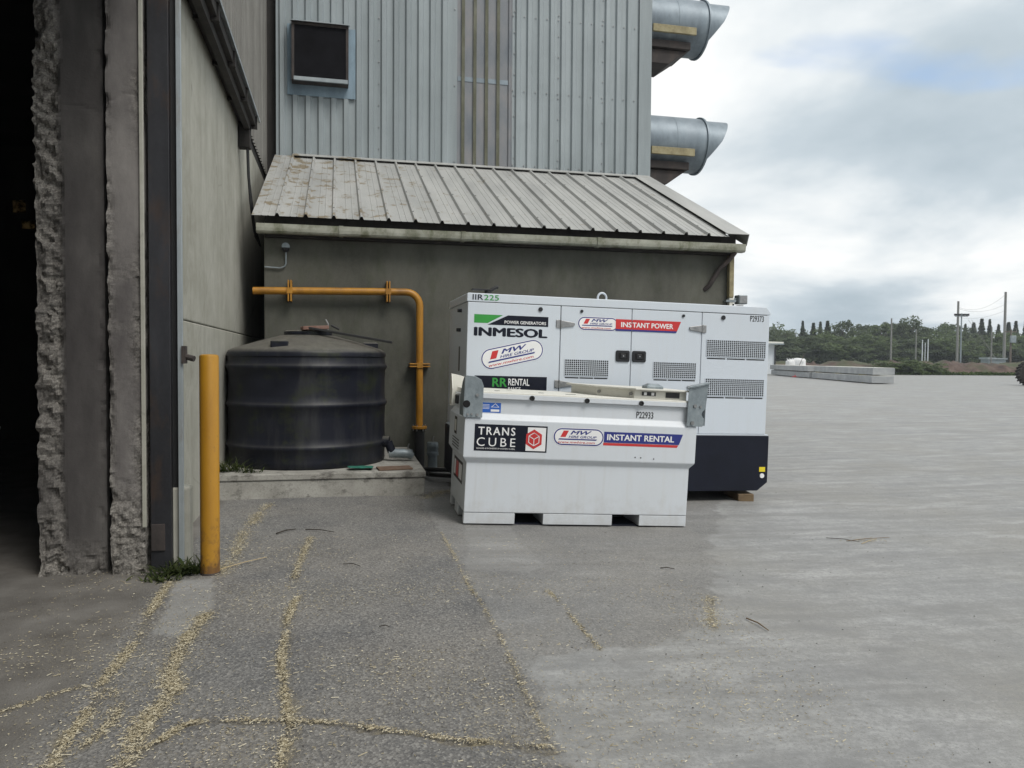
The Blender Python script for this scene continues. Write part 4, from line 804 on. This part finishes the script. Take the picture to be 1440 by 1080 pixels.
# leaves
def leaf_mat(name, d, m, l, trans=True):
    t = NT(name); at = t.attr('tone'); c = t.ramp(at, [(.1, d), (.5, m), (.9, l)]); t.done(c, .75, spec=.2)
    if trans:
        tr_ = t.n('ShaderNodeBsdfTranslucent'); t.l(c, tr_.inputs[0]); mx = t.n('ShaderNodeMixShader'); mx.inputs[0].default_value = .45; t.l(t.b.outputs[0], mx.inputs[1]); t.l(tr_.outputs[0], mx.inputs[2]); t.l(mx.outputs[0], t.t.nodes['Material Output'].inputs[0])
    return t.m
M['leafA'] = leaf_mat('leaf_green', (.095, .125, .06), (.14, .185, .085), (.19, .235, .115)); M['leafB'] = leaf_mat('leaf_dark', (.08, .105, .065), (.12, .15, .085), (.16, .19, .11))
M['leafC'] = leaf_mat('leaf_spruce', (.08, .10, .068), (.11, .135, .085), (.15, .175, .105)); M['bark'] = streaked('bark', (.07, .055, .045), (.04, .03, .025), (.10, .085, .07), .9, 0, .3, 3, .3)
M['grass'] = leaf_mat('grass_blades', (.04, .065, .018), (.07, .11, .03), (.12, .16, .05))
def leaf_mesh(name, centers, size, mat_, seed=0, up=.35):
    rg = np.random.default_rng(seed); n = len(centers)
    a = rg.normal(size=(n, 3)); a /= np.linalg.norm(a, axis=1)[:, None]; b = rg.normal(size=(n, 3)); b -= a*(a*b).sum(1)[:, None]; b /= np.linalg.norm(b, axis=1)[:, None]
    s = size*(.6+.8*rg.random(n))[:, None]; C_ = np.asarray(centers)
    q = np.stack([C_-a*s, C_-b*s*.45, C_+a*s, C_+b*s*.45], 1).reshape(-1, 3)
    me = bpy.data.meshes.new(name); me.from_pydata(q.tolist(), [], [(4*i, 4*i+1, 4*i+2, 4*i+3) for i in range(n)])
    t = np.clip(vnoise(C_+seed, .8, 3)*1.3-.25+rg.normal(size=n)*.12, 0, 1)
    at = me.attributes.new('tone', 'FLOAT', 'POINT'); at.data.foreach_set('value', np.repeat(t, 4).astype(np.float32)); me.materials.append(mat_); return me
def crown_pts(kind, n, seed):
    rg = np.random.default_rng(seed); out = []
    if kind == 'broad':           # clumps on an uneven ellipsoid, unit height 1
        cl = []
        for _ in range(64):
            v = rg.normal(size=3); v /= np.linalg.norm(v); k = rg.random()**.4; cl.append((v[0]*.36*k, v[1]*.36*k, .50+v[2]*.44*k, .05+.07*rg.random()))
        for _ in range(n):
            c = cl[rg.integers(len(cl))]; v = rg.normal(size=3); v /= np.linalg.norm(v); k = rg.random()**.45*c[3]; out.append((c[0]+v[0]*k, c[1]+v[1]*k, max(.03, c[2]+v[2]*k*.85)))
    else:                         # conifer spire
        for _ in range(n):
            z = rg.random()**.9; w = .17*(1-z)**1.2+.004; tier = .9+.2*math.sin(z*55); a = rg.random()*2*PI; k = rg.random()**.5*w*tier; out.append((k*math.cos(a), k*math.sin(a), .06+z*.94-k*.35))
    return np.array(out)
CM = {}
for kind, nm, seeds in (('broad', 'leafA', (1, 2)), ('broad', 'leafB', (3, 4)), ('spire', 'leafC', (5, 6))):
    CM[nm] = [leaf_mesh('crown', crown_pts(kind, 4200, s)*12, .30 if kind == 'broad' else .2, M[nm], s) for s in seeds]
def tree(r, d, h, wfac, nm, label, group='trees beyond the yard'):
    t = thing('tree' if nm != 'leafC' else 'conifer', label, 'tree', far(r, d, -.3), (0, 0, random.random()*6.3), group)
    c = bpy.data.objects.new('crown', random.choice(CM[nm])); COL.objects.link(c); c.parent = t; s = h/12; c.scale = (s*wfac, s*wfac, s)
    mb = MB(); mb.tube([(0, 0, -.3), (.05*s, 0, h*.3), (0, .1*s, h*.6), (0, 0, h*.85)], [.028*h, .022*h, .013*h, .004*h], 7)
    for k in range(5):
        a = random.random()*6.3; z = h*(.25+.1*k); mb.tube([(0, 0, z), (.12*h*math.cos(a), .12*h*math.sin(a), z+.10*h), (.2*h*math.cos(a), .2*h*math.sin(a), z+.13*h)], [.01*h, .006*h, .002*h], 5)
    mb.build('trunk', M['bark'], t, True); return t
def pr(px, d): return (px-720)/1080*d
def hz(px, py, d): return 1.6+(505+(px-720)*.007-py)*d/1080+.3
D1 = 190
LM = [(1084, 'white outbuilding corner'), (1118, 'bulk bags'), (1150, 'middle of the slab stack'), (1184, 'slim tall tree'), (1228, 'near end of the slab stack'), (1252, 'single grey pole'), (1283, 'round-topped tree'), (1300, 'goal posts'), (1330, 'rightmost bank shrub'), (1348, 'floodlight mast'), (1393, 'thin grey pole'), (1420, 'utility pole')]
for i, (px, py, wf, nm, dd) in enumerate([(1072, 452, 1.3, 'leafB', 0), (1092, 455, 1.4, 'leafA', 4), (1104, 460, 1.3, 'leafB', -4), (1118, 458, 1.3, 'leafB', 5), 
    (1147, 462, 1.5, 'leafA', -8), (1180, 455, 1.3, 'leafA', -6), (1200, 457, 1.3, 'leafB', 2), (1220, 453, 1.35, 'leafB', 5), (1238, 453, 1.4, 'leafA', -3), (1256, 450, 1.2, 'leafB', 0),
    (1270, 458, 1.3, 'leafB', -6), (1305, 458, 1.4, 'leafB', -6), (1322, 455, 1.4, 'leafA', -3), (1340, 452, 1.3, 'leafB', 3), 
    (1458, 450, 1.4, 'leafB', 0), (1480, 447, 1.4, 'leafA', 0), (1500, 452, 1.4, 'leafB', 3),
    (1362, 464, 1.5, 'leafB', -9), (1392, 466, 1.5, 'leafA', -9), (1425, 464, 1.5, 'leafB', -9)]):
    if px > 1440: continue
    d = D1+dd; mk = min(LM, key=lambda q: abs(q[0]-px)); side = 'behind' if abs(px-mk[0]) < 4 else ('just left of' if px < mk[0] else 'just right of')
    far_lab = {'leafA': 'mid green', 'leafB': 'dark green'}[nm]+' far broadleaf tree '+side+' the '+mk[1]
    tree(pr(px, d), d, hz(px, py, d), wf, nm, far_lab)
rr_ = random.Random(4); WOOD = []
for px in list(range(1128, 1166, 12))+list(range(1354, 1500, 12)):
    d = D1+rr_.uniform(-6, 14); py = rr_.uniform(448, 458) if px > 1300 else rr_.uniform(451, 460)
    WOOD.append((pr(px+rr_.uniform(-3, 3), d), d, hz(px, py, d), rr_.uniform(1.3, 2.1), 'leafC'))
for px in range(1070, 1500, 17):
    d = D1-16+rr_.uniform(-3, 3); WOOD.append((pr(px, d), d, hz(px, rr_.uniform(466, 480), d), rr_.uniform(1.9, 2.5), rr_.choice(('leafA', 'leafB'))))
def wood():                                    # the mass of conifers and undergrowth that nobody could count
    vs_, fs_, tn, mi = [], [], [], []; mats = ['leafA', 'leafB', 'leafC']; off = 0
    for r, d, h, wf, nm in WOOD:
        m_ = rr_.choice(CM[nm]); n_ = len(m_.vertices); co = np.empty(n_*3); m_.vertices.foreach_get('co', co); co = co.reshape(-1, 3); s = h/12; a = rr_.random()*6.3
        c, si = math.cos(a), math.sin(a); p0 = far(r, d, -.3); q = np.c_[(co[:,0]*c-co[:,1]*si)*s*wf+p0[0], (co[:,0]*si+co[:,1]*c)*s*wf+p0[1], co[:,2]*s+p0[2]]
        at_ = np.empty(n_); m_.attributes['tone'].data.foreach_get('value', at_); vs_.append(q); tn.append(at_); fs_.append(np.arange(n_).reshape(-1, 4)+off); mi += [mats.index(nm)]*(n_//4); off += n_
    me = bpy.data.meshes.new('distant_wood'); me.from_pydata(np.concatenate(vs_).tolist(), [], np.concatenate(fs_).tolist())
    for k in mats: me.materials.append(M[k])
    me.polygons.foreach_set('material_index', mi); a_ = me.attributes.new('tone', 'FLOAT', 'POINT'); a_.data.foreach_set('value', np.concatenate(tn).astype(np.float32))
    tag(link('distant_wood', me, None), 'mass of conifers and undergrowth in the far wood', 'wood', kind='stuff')
wood()
tree(pr(1283, 180), 180, hz(1283, 437, 180), .95, 'leafB', 'round-topped tall tree rising above the far tree line', None)
tree(pr(1184, 182), 182, hz(1184, 447, 182), .7, 'leafB', 'slim tall tree poking above the tree line left of the round one', None)
# bushes and grass on and before the bank
for i, (px, w, h) in enumerate(((1262, 9, 2.4), (1283, 8, 2.2), (1300, 7, 2.0), (1245, 6, 1.7), (1320, 5, 1.6))):
    t = thing('shrub', 'green shrub growing on the red earth bank', 'shrub', far(pr(px, 107.5), 107.5, -.1), (0, 0, i), 'shrubs on the bank'); t['label'] = ['largest shrub on the earth bank, below the round tree', 'shrub on the bank between the largest one and the goal posts', 'shrub on the bank just below the goal posts', 'leftmost shrub on the red earth bank', 'rightmost and smallest shrub on the red earth bank'][i]
    c = bpy.data.objects.new('foliage', CM['leafA'][i % 2]); COL.objects.link(c); c.parent = t; c.scale = (w/9, w/9*.5, h/11); c.location = (0, 0, -.3)
    MB().tube([(0, 0, -.3), (0, 0, h*.6)], [.08, .02], 6).build('stem', M['bark'], t)
gp_ = []
for _ in range(9000):
    r = random.uniform(0, 100); d = 105.5+random.random()**1.5*3.0; gp_.append((*far(r, d, 0)[:2], -.2+random.random()*.30))
tag(link('grass_verge', leaf_mesh('grass_verge', gp_, .28, M['grass'], 31), None), 'green grass strip along the foot of the earth bank', 'grass', kind='stuff')
# ------------------------------------------------------------------ poles
M['pole'] = simple('grey_pole', (.20, .20, .19), .6, var=.2); M['wood_pole'] = simple('wood_pole', (.13, .11, .09), .8, var=.2)
def pole(px, py, d, rad, label, m='pole', cat='pole', name='pole'):
    r = pr(px, d); h = hz(px, py, d); t = thing(name, label, cat, far(r, d, -.3), (0, 0, RZ)); MB().tube([(0, 0, 0), (0, 0, h)], [rad, rad*.75], 8).build('shaft', M[m], t, True); return t, h
NP = [(1345, 424, 125), (1411, 411, 125)]
t1, h1 = pole(*NP[0], .22, 'shorter tall pole holding the left end of the ball-stop net'); t2, h2 = pole(*NP[1], .24, 'tallest pole holding the right end of the ball-stop net')
a, b = Vector(far(pr(1345, 125), 125, 0)), Vector(far(pr(1411, 125), 125, 0)); cb = MB()
for za, zb, sag in ((h1-1.0, h2-.4, 1.2), (h1-1.2, h2-2.0, .8), (h1-2.6, h2-3.0, .6)):
    cb.tube([a.lerp(b, k/10)+Vector((0, 0, za+(zb-za)*k/10-.3-sag*4*(k/10)*(1-k/10))) for k in range(11)], .018, 4)
for k in range(2): cb.tube([a.lerp(b, .22+.07*k)+Vector((0, 0, h1*.72)), a.lerp(b, .95)+Vector((0, 0, 1.0-.4*k))], .02, 4)
tag(cb.build('net_cables', M['pole'], None), 'thin sagging net cables strung between the two tall poles', 'cable')
t, h = pole(1350, 441, 118, .13, 'grey floodlight mast just right of the shorter net pole', 'galv', 'floodlight mast', 'floodlight_mast')
MB().box(-1.0, 1.0, -.06, .06, h-.5, h-.38).build('crossbar', M['galv'], t)
for x in (-.9, -.35, .35, .9): MB().box(x-.2, x+.2, -.2, .15, h-.36, h-.05).build('lamp_head', M['darksteel'], t, bevel=.03)
for px, py, d, r_, lab in ((1252, 448, 122, .16, 'single grey pole before the trees left of the round tree'), (1287, 463, 135, .12, 'thin pole under the round-topped tree'), (1393, 460, 122, .12, 'thin grey pole between the mast and the tallest net pole'), (1296, 478, 130, .1, 'left white post of the goal frame'), (1304, 477, 130, .1, 'right white post of the goal frame'), (1300, 482, 145, .08, 'far post behind the goal frame')):
    pole(px, py, d, r_, lab, 'pole' if py < 470 else 'white')
t, h = pole(1420, 464, 118, .17, 'wooden utility pole with transformer box at the right', 'wood_pole', 'utility pole', 'utility_pole')
MB().box(-.9, .9, -.06, .06, h-.35, h-.22).build('crossarm', M['wood_pole'], t); MB().box(-.3, .55, -.5, -.17, h-2.0, h-.9).build('transformer', M['galv'], t, bevel=.05)
for x in (-.8, 0, .8): MB().tube([(x, 0, h-.22), (x, 0, h+.02)], .05, 6).build('insulator', M['steel'], t)
s = thing('field_hut', 'tiny pale hut beyond the bank near the tallest pole', 'hut', far(pr(1396, 124), 124, -.2), (0, 0, RZ)); MB().box(-1.4, 1.4, -1, 1, 0, 2.3).build('hut_wall', M['galv'], s); MB().prism([(-1.6, 2.3), (1.6, 2.3), (1.6, 2.45), (-1.6, 2.6)], 'y', -1.2, 1.2).build('hut_roof', M['flash'], s)
# ------------------------------------------------------------------ slab stack
M['slab'] = streaked('precast_concrete_slab', (.33, .34, .345), (.25, .26, .27), (.42, .43, .43), .85, 0, 1, 1.2, .1)
sa_ = math.atan2(38.3, 4.6)
for i, (s0, s1, lv, off, lab) in enumerate(((0, 18, 0, 0, 'lower precast concrete slab at the near end of the slab stack'), (.8, 18.4, 1, -.35, 'upper precast concrete slab at the near end of the slab stack'), (18.6, 37, 0, .1, 'lower concrete slab at the far end of the slab stack'), (18.9, 37.3, 1, .2, 'upper concrete slab at the far end of the slab stack'))):
    t = thing('concrete_slab', lab, 'slab', far(29.0, 61.7, -.2), (0, 0, RZ+sa_), 'stacked concrete slabs'); z0 = .07+lv*.66
    MB().box(s0, s1, -1.6+off, .1+off, z0, z0+.56).build('slab_body', M['slab'], t, bevel=.02)
    MB().box(s0, s1, -1.5+off, .0+off, z0+.561, z0+.575).build('slab_topping', M['cream'], t)
    for k in (.12, .5, .88): MB().box(s0+(s1-s0)*k-.06, s0+(s1-s0)*k+.06, -1.5, .15, z0-.07, z0).build('bearer', M['timber'], t)
# bulk bag, marker, kiosk
def lump(name, sx, sy, sz, m, seed):
    bm = bmesh.new(); bmesh.ops.create_cube(bm, size=2); bmesh.ops.subdivide_edges(bm, edges=bm.edges, cuts=7, use_grid_fill=True)
    co = np.array([v.co for v in bm.verts]); nrm = np.linalg.norm(co, axis=1, keepdims=True); co = co*.72+.28*co/nrm*1.3; co += (vnoise(co+seed, 1.8, 3)-.5)[:, None]*.35
    for v, p in zip(bm.verts, co): v.co = (p[0]*sx, p[1]*sy, (p[2]+1)*sz)
    me = bpy.data.meshes.new(name); bm.to_mesh(me); bm.free(); me.polygons.foreach_set('use_smooth', [True]*len(me.polygons)); me.materials.append(m); return me
M['bag'] = simple('white_woven_bag', (.68, .68, .68), .8, var=.15, scale=4)
for i, (px, w, lab) in enumerate(((1113, .62, 'left white bulk bag standing behind the slab stack'), (1122, .8, 'right white bulk bag standing behind the slab stack'))):
    d = 98; t = thing('bulk_bag', lab, 'bag', far(pr(px, d), d, -.2), (0, 0, RZ+i), 'bulk bags'); c = link('bag_body', lump('bag_body', w, w, .95+.08*i, M['bag'], i*3), None, t)
    for sx in (-1, 1):
        for sy in (-1, 1): MB().tube([(sx*w*.6, sy*w*.6, 1.75), (sx*w*.75, sy*w*.75, 2.15), (sx*w*.5, sy*w*.7, 1.9)], .05, 5).build('lifting_loop', M['bag'], t, True)
t = thing('marker_stick', 'bent rod leaning on a red base by the slab stack', 'marker', far(pr(1121, 86), 86, -.2), (0, 0, RZ)); MB().lathe([(.55, 0), (.55, .08), (.3, .14), (.16, .34), (.01, .36)], 14).build('red_base', M['red'], t, True); MB().tube([(-.05, 0, .3), (.2, 0, 1.3), (.75, 0, 2.55)], .03, 6).build('rod', M['wood_pole'], t, True)
d = 104; x1 = pr(1088.5, d); t = thing('white_outbuilding', 'corner of a white outbuilding with a flat eave showing past the generator', 'building', far(x1, d, -.2), (0, 0, RZ))
MB().box(-12, 0, 0, 8, 0, 4.0).build('wall', M['white'], t); MB().prism([(-12.8, 4.02), (.9, 4.02), (.9, 4.35), (-12.8, 4.7)], 'y', -.9, 9).build('roof', M['cream'], t); MB().box(-12.8, .95, -1.0, -.9, 3.98, 4.15).build('gutter', M['galv'], t); MB().tube([(.05, -.1, 0), (.05, -.1, 3.6), (.5, -.8, 4.0)], .09, 6).build('downpipe', M['darksteel'], t)
# ------------------------------------------------------------------ tractor at the right edge
M['tyre'] = simple('muddy_tyre', (.035, .03, .027), .9, var=.5, scale=3, bump=.3); M['mach'] = simple('machine_green', (.03, .12, .04), .5, var=.2)
d = 60; tr = thing('tractor', 'machine with big muddy lugged tyres cut off by the right edge of the yard', 'tractor', far(pr(1457, d), d, -.2), (0, 0, RZ))
def wheel(x, y, rad, w):
    o = MB().lathe([(rad*.55, -w*.45), (rad*.85, -w/2), (rad*.94, -w*.42), (rad*.95, 0), (rad*.94, w*.42), (rad*.85, w/2), (rad*.55, w*.45)], 36).build('wheel', M['tyre'], tr, True); o.location = (x, y, rad); o.rotation_euler = (R(90), 0, 0)
    for k in range(22):
        l = MB().box(-w*.48, w*.48, -.05, .05, -.05, .07).build('tyre_lug', M['tyre'], o)
        l.matrix_local = Matrix.Rotation(2*PI*k/22, 4, 'Z') @ Matrix.Translation((rad*.96, 0, 0)) @ Matrix.Rotation(R(25), 4, 'X') @ Matrix.Rotation(R(90), 4, 'Y')
    MB().lathe([(.01, -.05), (rad*.5, -.12), (rad*.56, w*.3), (rad*.3, w*.32), (.01, w*.34)], 24).build('rim', M['yellow_vinyl'], o, True)
for x, y in ((0, -.85), (0, .85), (2.9, -.85), (2.9, .85)): wheel(x, y, .95, .55)
MB().rects([(.3, 4.2, -.5, .5, .8), (.2, 4.3, -.55, .55, 1.4), (2.6, 4.2, -.5, .5, 2.0)]).build('bonnet', M['mach'], tr, bevel=.06); MB().rects([(1.2, 2.6, -.7, .7, 1.4), (1.3, 2.55, -.65, .65, 2.9)]).build('cab', M['handle'], tr, bevel=.05); MB().box(1.15, 2.7, -.75, .75, 2.9, 3.05).build('cab_roof', M['mach'], tr, bevel=.05)
# ------------------------------------------------------------------ straw, weeds, sticks, pole in the shed
def along(line, n):
    seg = [math.dist(a, b) for a, b in zip(line[:-1], line[1:])]; tot = sum(seg); o = []
    for _ in range(n):
        t = random.random()*tot
        for (a, b), s in zip(zip(line[:-1], line[1:]), seg):
            if t <= s: o.append((a[0]+(b[0]-a[0])*t/s, a[1]+(b[1]-a[1])*t/s)); break
            t -= s
    return o, tot
sp = []
for k, (w, s, ln) in CR.items():
    L_ = sum(math.dist(a, b) for a, b in zip(ln[:-1], ln[1:])); pts, _ = along(ln, int(L_*2900*s*min(1.3, w/.02)))
    kp = np.clip((vnoise(np.array([(p[0], p[1], 0) for p in pts])+11, 3.5, 4)-.34)*5, .06, 1)
    for p, kk in zip(pts, kp):
      if random.random() < kk: sp.append((p[0]+random.gauss(0, w*.7)*(1 if random.random() < .8 else 2.5), p[1]+random.gauss(0, w*.7)*(1 if random.random() < .8 else 2.5)))
cand = np.c_[rng.uniform(-2.2, 2.6, 120000), rng.uniform(1.8, 7.0, 120000), np.zeros(120000)]
pw = np.clip((vnoise(cand+21, 1.6, 4)-.40)*3.5, 0, 1)*np.clip(1-np.hypot(cand[:,0]+.1, cand[:,1]-3.6)/4.0, 0, 1)*.5+.02
sp += [(c[0], c[1]) for c, p in zip(cand, pw) if random.random() < p]
for _ in range(400): sp.append((2.34+random.gauss(0, .14), 4.6+random.gauss(0, .22)))
for _ in range(160): sp.append((5.1+random.gauss(0, .1), 6.6+random.gauss(0, .06)))
sp = np.array([p for p in sp if p[0] > -2.6]); zz_ = np.interp(sp[:,0], GX, GZ); n = len(sp)
th = rng.uniform(0, 2*PI, n); ln_ = rng.gamma(2.0, .0016, n)+.0015+.012*(rng.random(n) < .02); wd = rng.uniform(.0006, .0017, n); el = rng.normal(0, .12, n); zc = zz_+.002+rng.random(n)*.004
dx, dy, dz = np.cos(th)*np.cos(el), np.sin(th)*np.cos(el), np.sin(el); wx, wy = -np.sin(th), np.cos(th)
q = np.stack([np.c_[sp[:,0]+s1*dx*ln_+s2*wx*wd, sp[:,1]+s1*dy*ln_+s2*wy*wd, zc+s1*dz*ln_+(.002 if s2 > 0 else 0)] for s1, s2 in ((-1, -1), (1, -1), (1, 1), (-1, 1))], 1).reshape(-1, 3)
me = bpy.data.meshes.new('straw_chaff'); me.from_pydata(q.tolist(), [], [(4*i, 4*i+1, 4*i+2, 4*i+3) for i in range(n)])
at = me.attributes.new('tone', 'FLOAT', 'POINT'); at.data.foreach_set('value', np.repeat(rng.random(n), 4).astype(np.float32))
tag(link('straw_chaff', me, leaf_mat('straw', (.27, .23, .15), (.42, .365, .25), (.58, .53, .40), False)), 'pale straw and chaff lying in the cracks of the yard', 'straw', kind='stuff')
# dark crumbs
mb = MB()
for _ in range(3200):
    x, y = random.uniform(-1.2, 7.5), 2.0+7.5*random.random()**.8
    if y > 7.2 and 1 < x < 5.4: continue
    s = .0015+.0065*random.random()**3; z = gz(x)+.003; a_ = random.uniform(-.6, .6); e_ = random.uniform(.25, .7); ca_, sa2 = math.cos(a_)*s, math.sin(a_)*s; mb.add([(x-ca_, y-sa2, z), (x+sa2*e_, y-ca_*e_, z), (x+ca_, y+sa2, z), (x-sa2*e_, y+ca_*e_, z), (x, y, z+s*.5)], [(0,1,4),(1,2,4),(2,3,4),(3,0,4)])
tag(mb.build('grit', M['rust'], None), 'dark crumbs of soil and grit scattered over the yard', 'grit', kind='stuff')
M['stick'] = simple('dry_stick', (.16, .11, .06), .8, var=.3); M['stick2'] = simple('pale_stem', (.42, .33, .19), .8, var=.2); M['dstick'] = simple('dark_twig', (.035, .028, .022), .9, var=.3)
for (x0, y0), (x1, y1), r_, m, lab in (((2.61, 4.51), (2.63, 4.28), .008, 'stick', 'straight brown stick lying on the pale concrete'), ((-.54, 7.18), (-.38, 7.33), .010, 'dstick', 'left dark twig on the ground before the plinth'), ((-.29, 7.31), (-.03, 7.14), .008, 'dstick', 'right dark twig on the ground before the plinth'),
    ((4.87, 6.57), (5.42, 6.65), .006, 'stick', 'long brown stem in the straw bunch on the right of the yard'), ((4.95, 6.45), (5.25, 6.62), .005, 'stick2', 'pale stem in the straw bunch on the right of the yard'), ((4.75, 6.72), (4.98, 6.52), .005, 'dstick', 'dark bent stem beside the straw bunch on the right'), ((.04, 6.02), (.17, 5.93), .006, 'dstick', 'short dark twig in the middle of the old paving'), ((.24, 4.57), (.30, 4.55), .005, 'dstick', 'tiny twig on the dark paving near the cracks'), ((2.55, 5.75), (2.66, 5.72), .007, 'dstick', 'short dark twig just right of the paving edge'), ((-.86, 6.05), (-.55, 6.35), .006, 'stick2', 'pale stem lying beside the bollard foot')):
    r_ *= .65
    mx, my = (x0+x1)/2+random.uniform(-.012, .012), (y0+y1)/2+random.uniform(-.015, .015)
    tag(MB().tube([(x0, y0, gz(x0)+r_+.006), (mx, my, gz(mx)+r_+.014), (x1, y1, gz(x1)+r_+.006)], [r_, r_*.9, r_*.6], 6).build('stick' if m == 'stick' else 'twig' if m == 'dstick' else 'stem', M[m], None, True), lab, 'stick')
def weed(x, y, z, n, h, spread, label, seed):
    t = thing('weed', label, 'weed', (x, y, z)); rg = random.Random(seed); mb = MB(); st = MB()
    for _ in range(n):
        a = rg.random()*6.3; l = h*(.5+.7*rg.random()); e = rg.uniform(.3, 1.2); ox, oy = rg.gauss(0, spread), rg.gauss(0, spread*.5); px_, pz = 0, 0; w = rg.uniform(.004, .011); pts = []
        for k in range(5):
            f = k/4; ww = w*(1-f)**.7*(1 if k else .5)+.0005; cx_, cy_, cz_ = ox+math.cos(a)*px_, oy+math.sin(a)*px_, pz; pts += [(cx_-math.sin(a)*ww, cy_+math.cos(a)*ww, cz_), (cx_+math.sin(a)*ww, cy_-math.cos(a)*ww, cz_)]
            ee = e*(1-f*1.1); px_ += math.cos(ee)*l/4; pz = max(.004, pz+math.sin(ee)*l/4)
        mb.add(pts, [(2*k, 2*k+1, 2*k+3, 2*k+2) for k in range(4)])
    me_ = mb.build('leaves', M['weed'], t); at = me_.data.attributes.new('tone', 'FLOAT', 'POINT'); at.data.foreach_set('value', np.repeat(rng.random(n), 10).astype(np.float32))
    for _ in range(3): a = rg.random()*6; st.tube([(0, 0, 0), (.02*math.cos(a), .02*math.sin(a), h*.5), (.06*math.cos(a), .06*math.sin(a), h*.8)], [.003, .0025, .001], 5)
    st.build('stalks', M['weed'], t)
M['weed'] = leaf_mat('weed_green', (.03, .045, .014), (.055, .08, .022), (.11, .13, .05))
weed(-1.17, 6.0, 0, 130, .14, .07, 'low green weeds at the foot of the steel post', 1); weed(-1.03, 6.02, 0, 110, .16, .05, 'green weeds between the trim and the bollard foot', 2); weed(-1.25, 5.85, 0, 60, .08, .06, 'thin weeds at the head of the straw crack', 5)
weed(-1.22, 9.35, .28, 80, .26, .07, 'taller weeds between the tank and the shed wall', 3); weed(-.98, 9.22, .28, 45, .16, .06, 'small weed tuft at the front of the tank base', 4)
lp = MB().tube([(-3.0, 6.9, 0), (-2.55, 6.65, 1.05)], .012, 8).build('leaning_bar', M['steel'], None, True); tag(lp, 'thin metal bar leaning inside the dark doorway', 'bar')

# ------------------------------------------------------------------ light haze over the far side
hz_ = MB().box(-320, 420, -320, 420, -1.4, 22).build('haze', None, None); hm = bpy.data.materials.new('haze_air'); hm.use_nodes = True; hn = hm.node_tree; hn.nodes.clear()
pv_ = hn.nodes.new('ShaderNodeVolumePrincipled'); pv_.inputs['Color'].default_value = (.86, .92, 1, 1); pv_.inputs['Density'].default_value = .00045; ho = hn.nodes.new('ShaderNodeOutputMaterial'); hn.links.new(pv_.outputs[0], ho.inputs['Volume'])
hz_.data.materials.append(hm); tag(hz_, 'thin pale haze in the air over the yard', 'haze', kind='stuff')
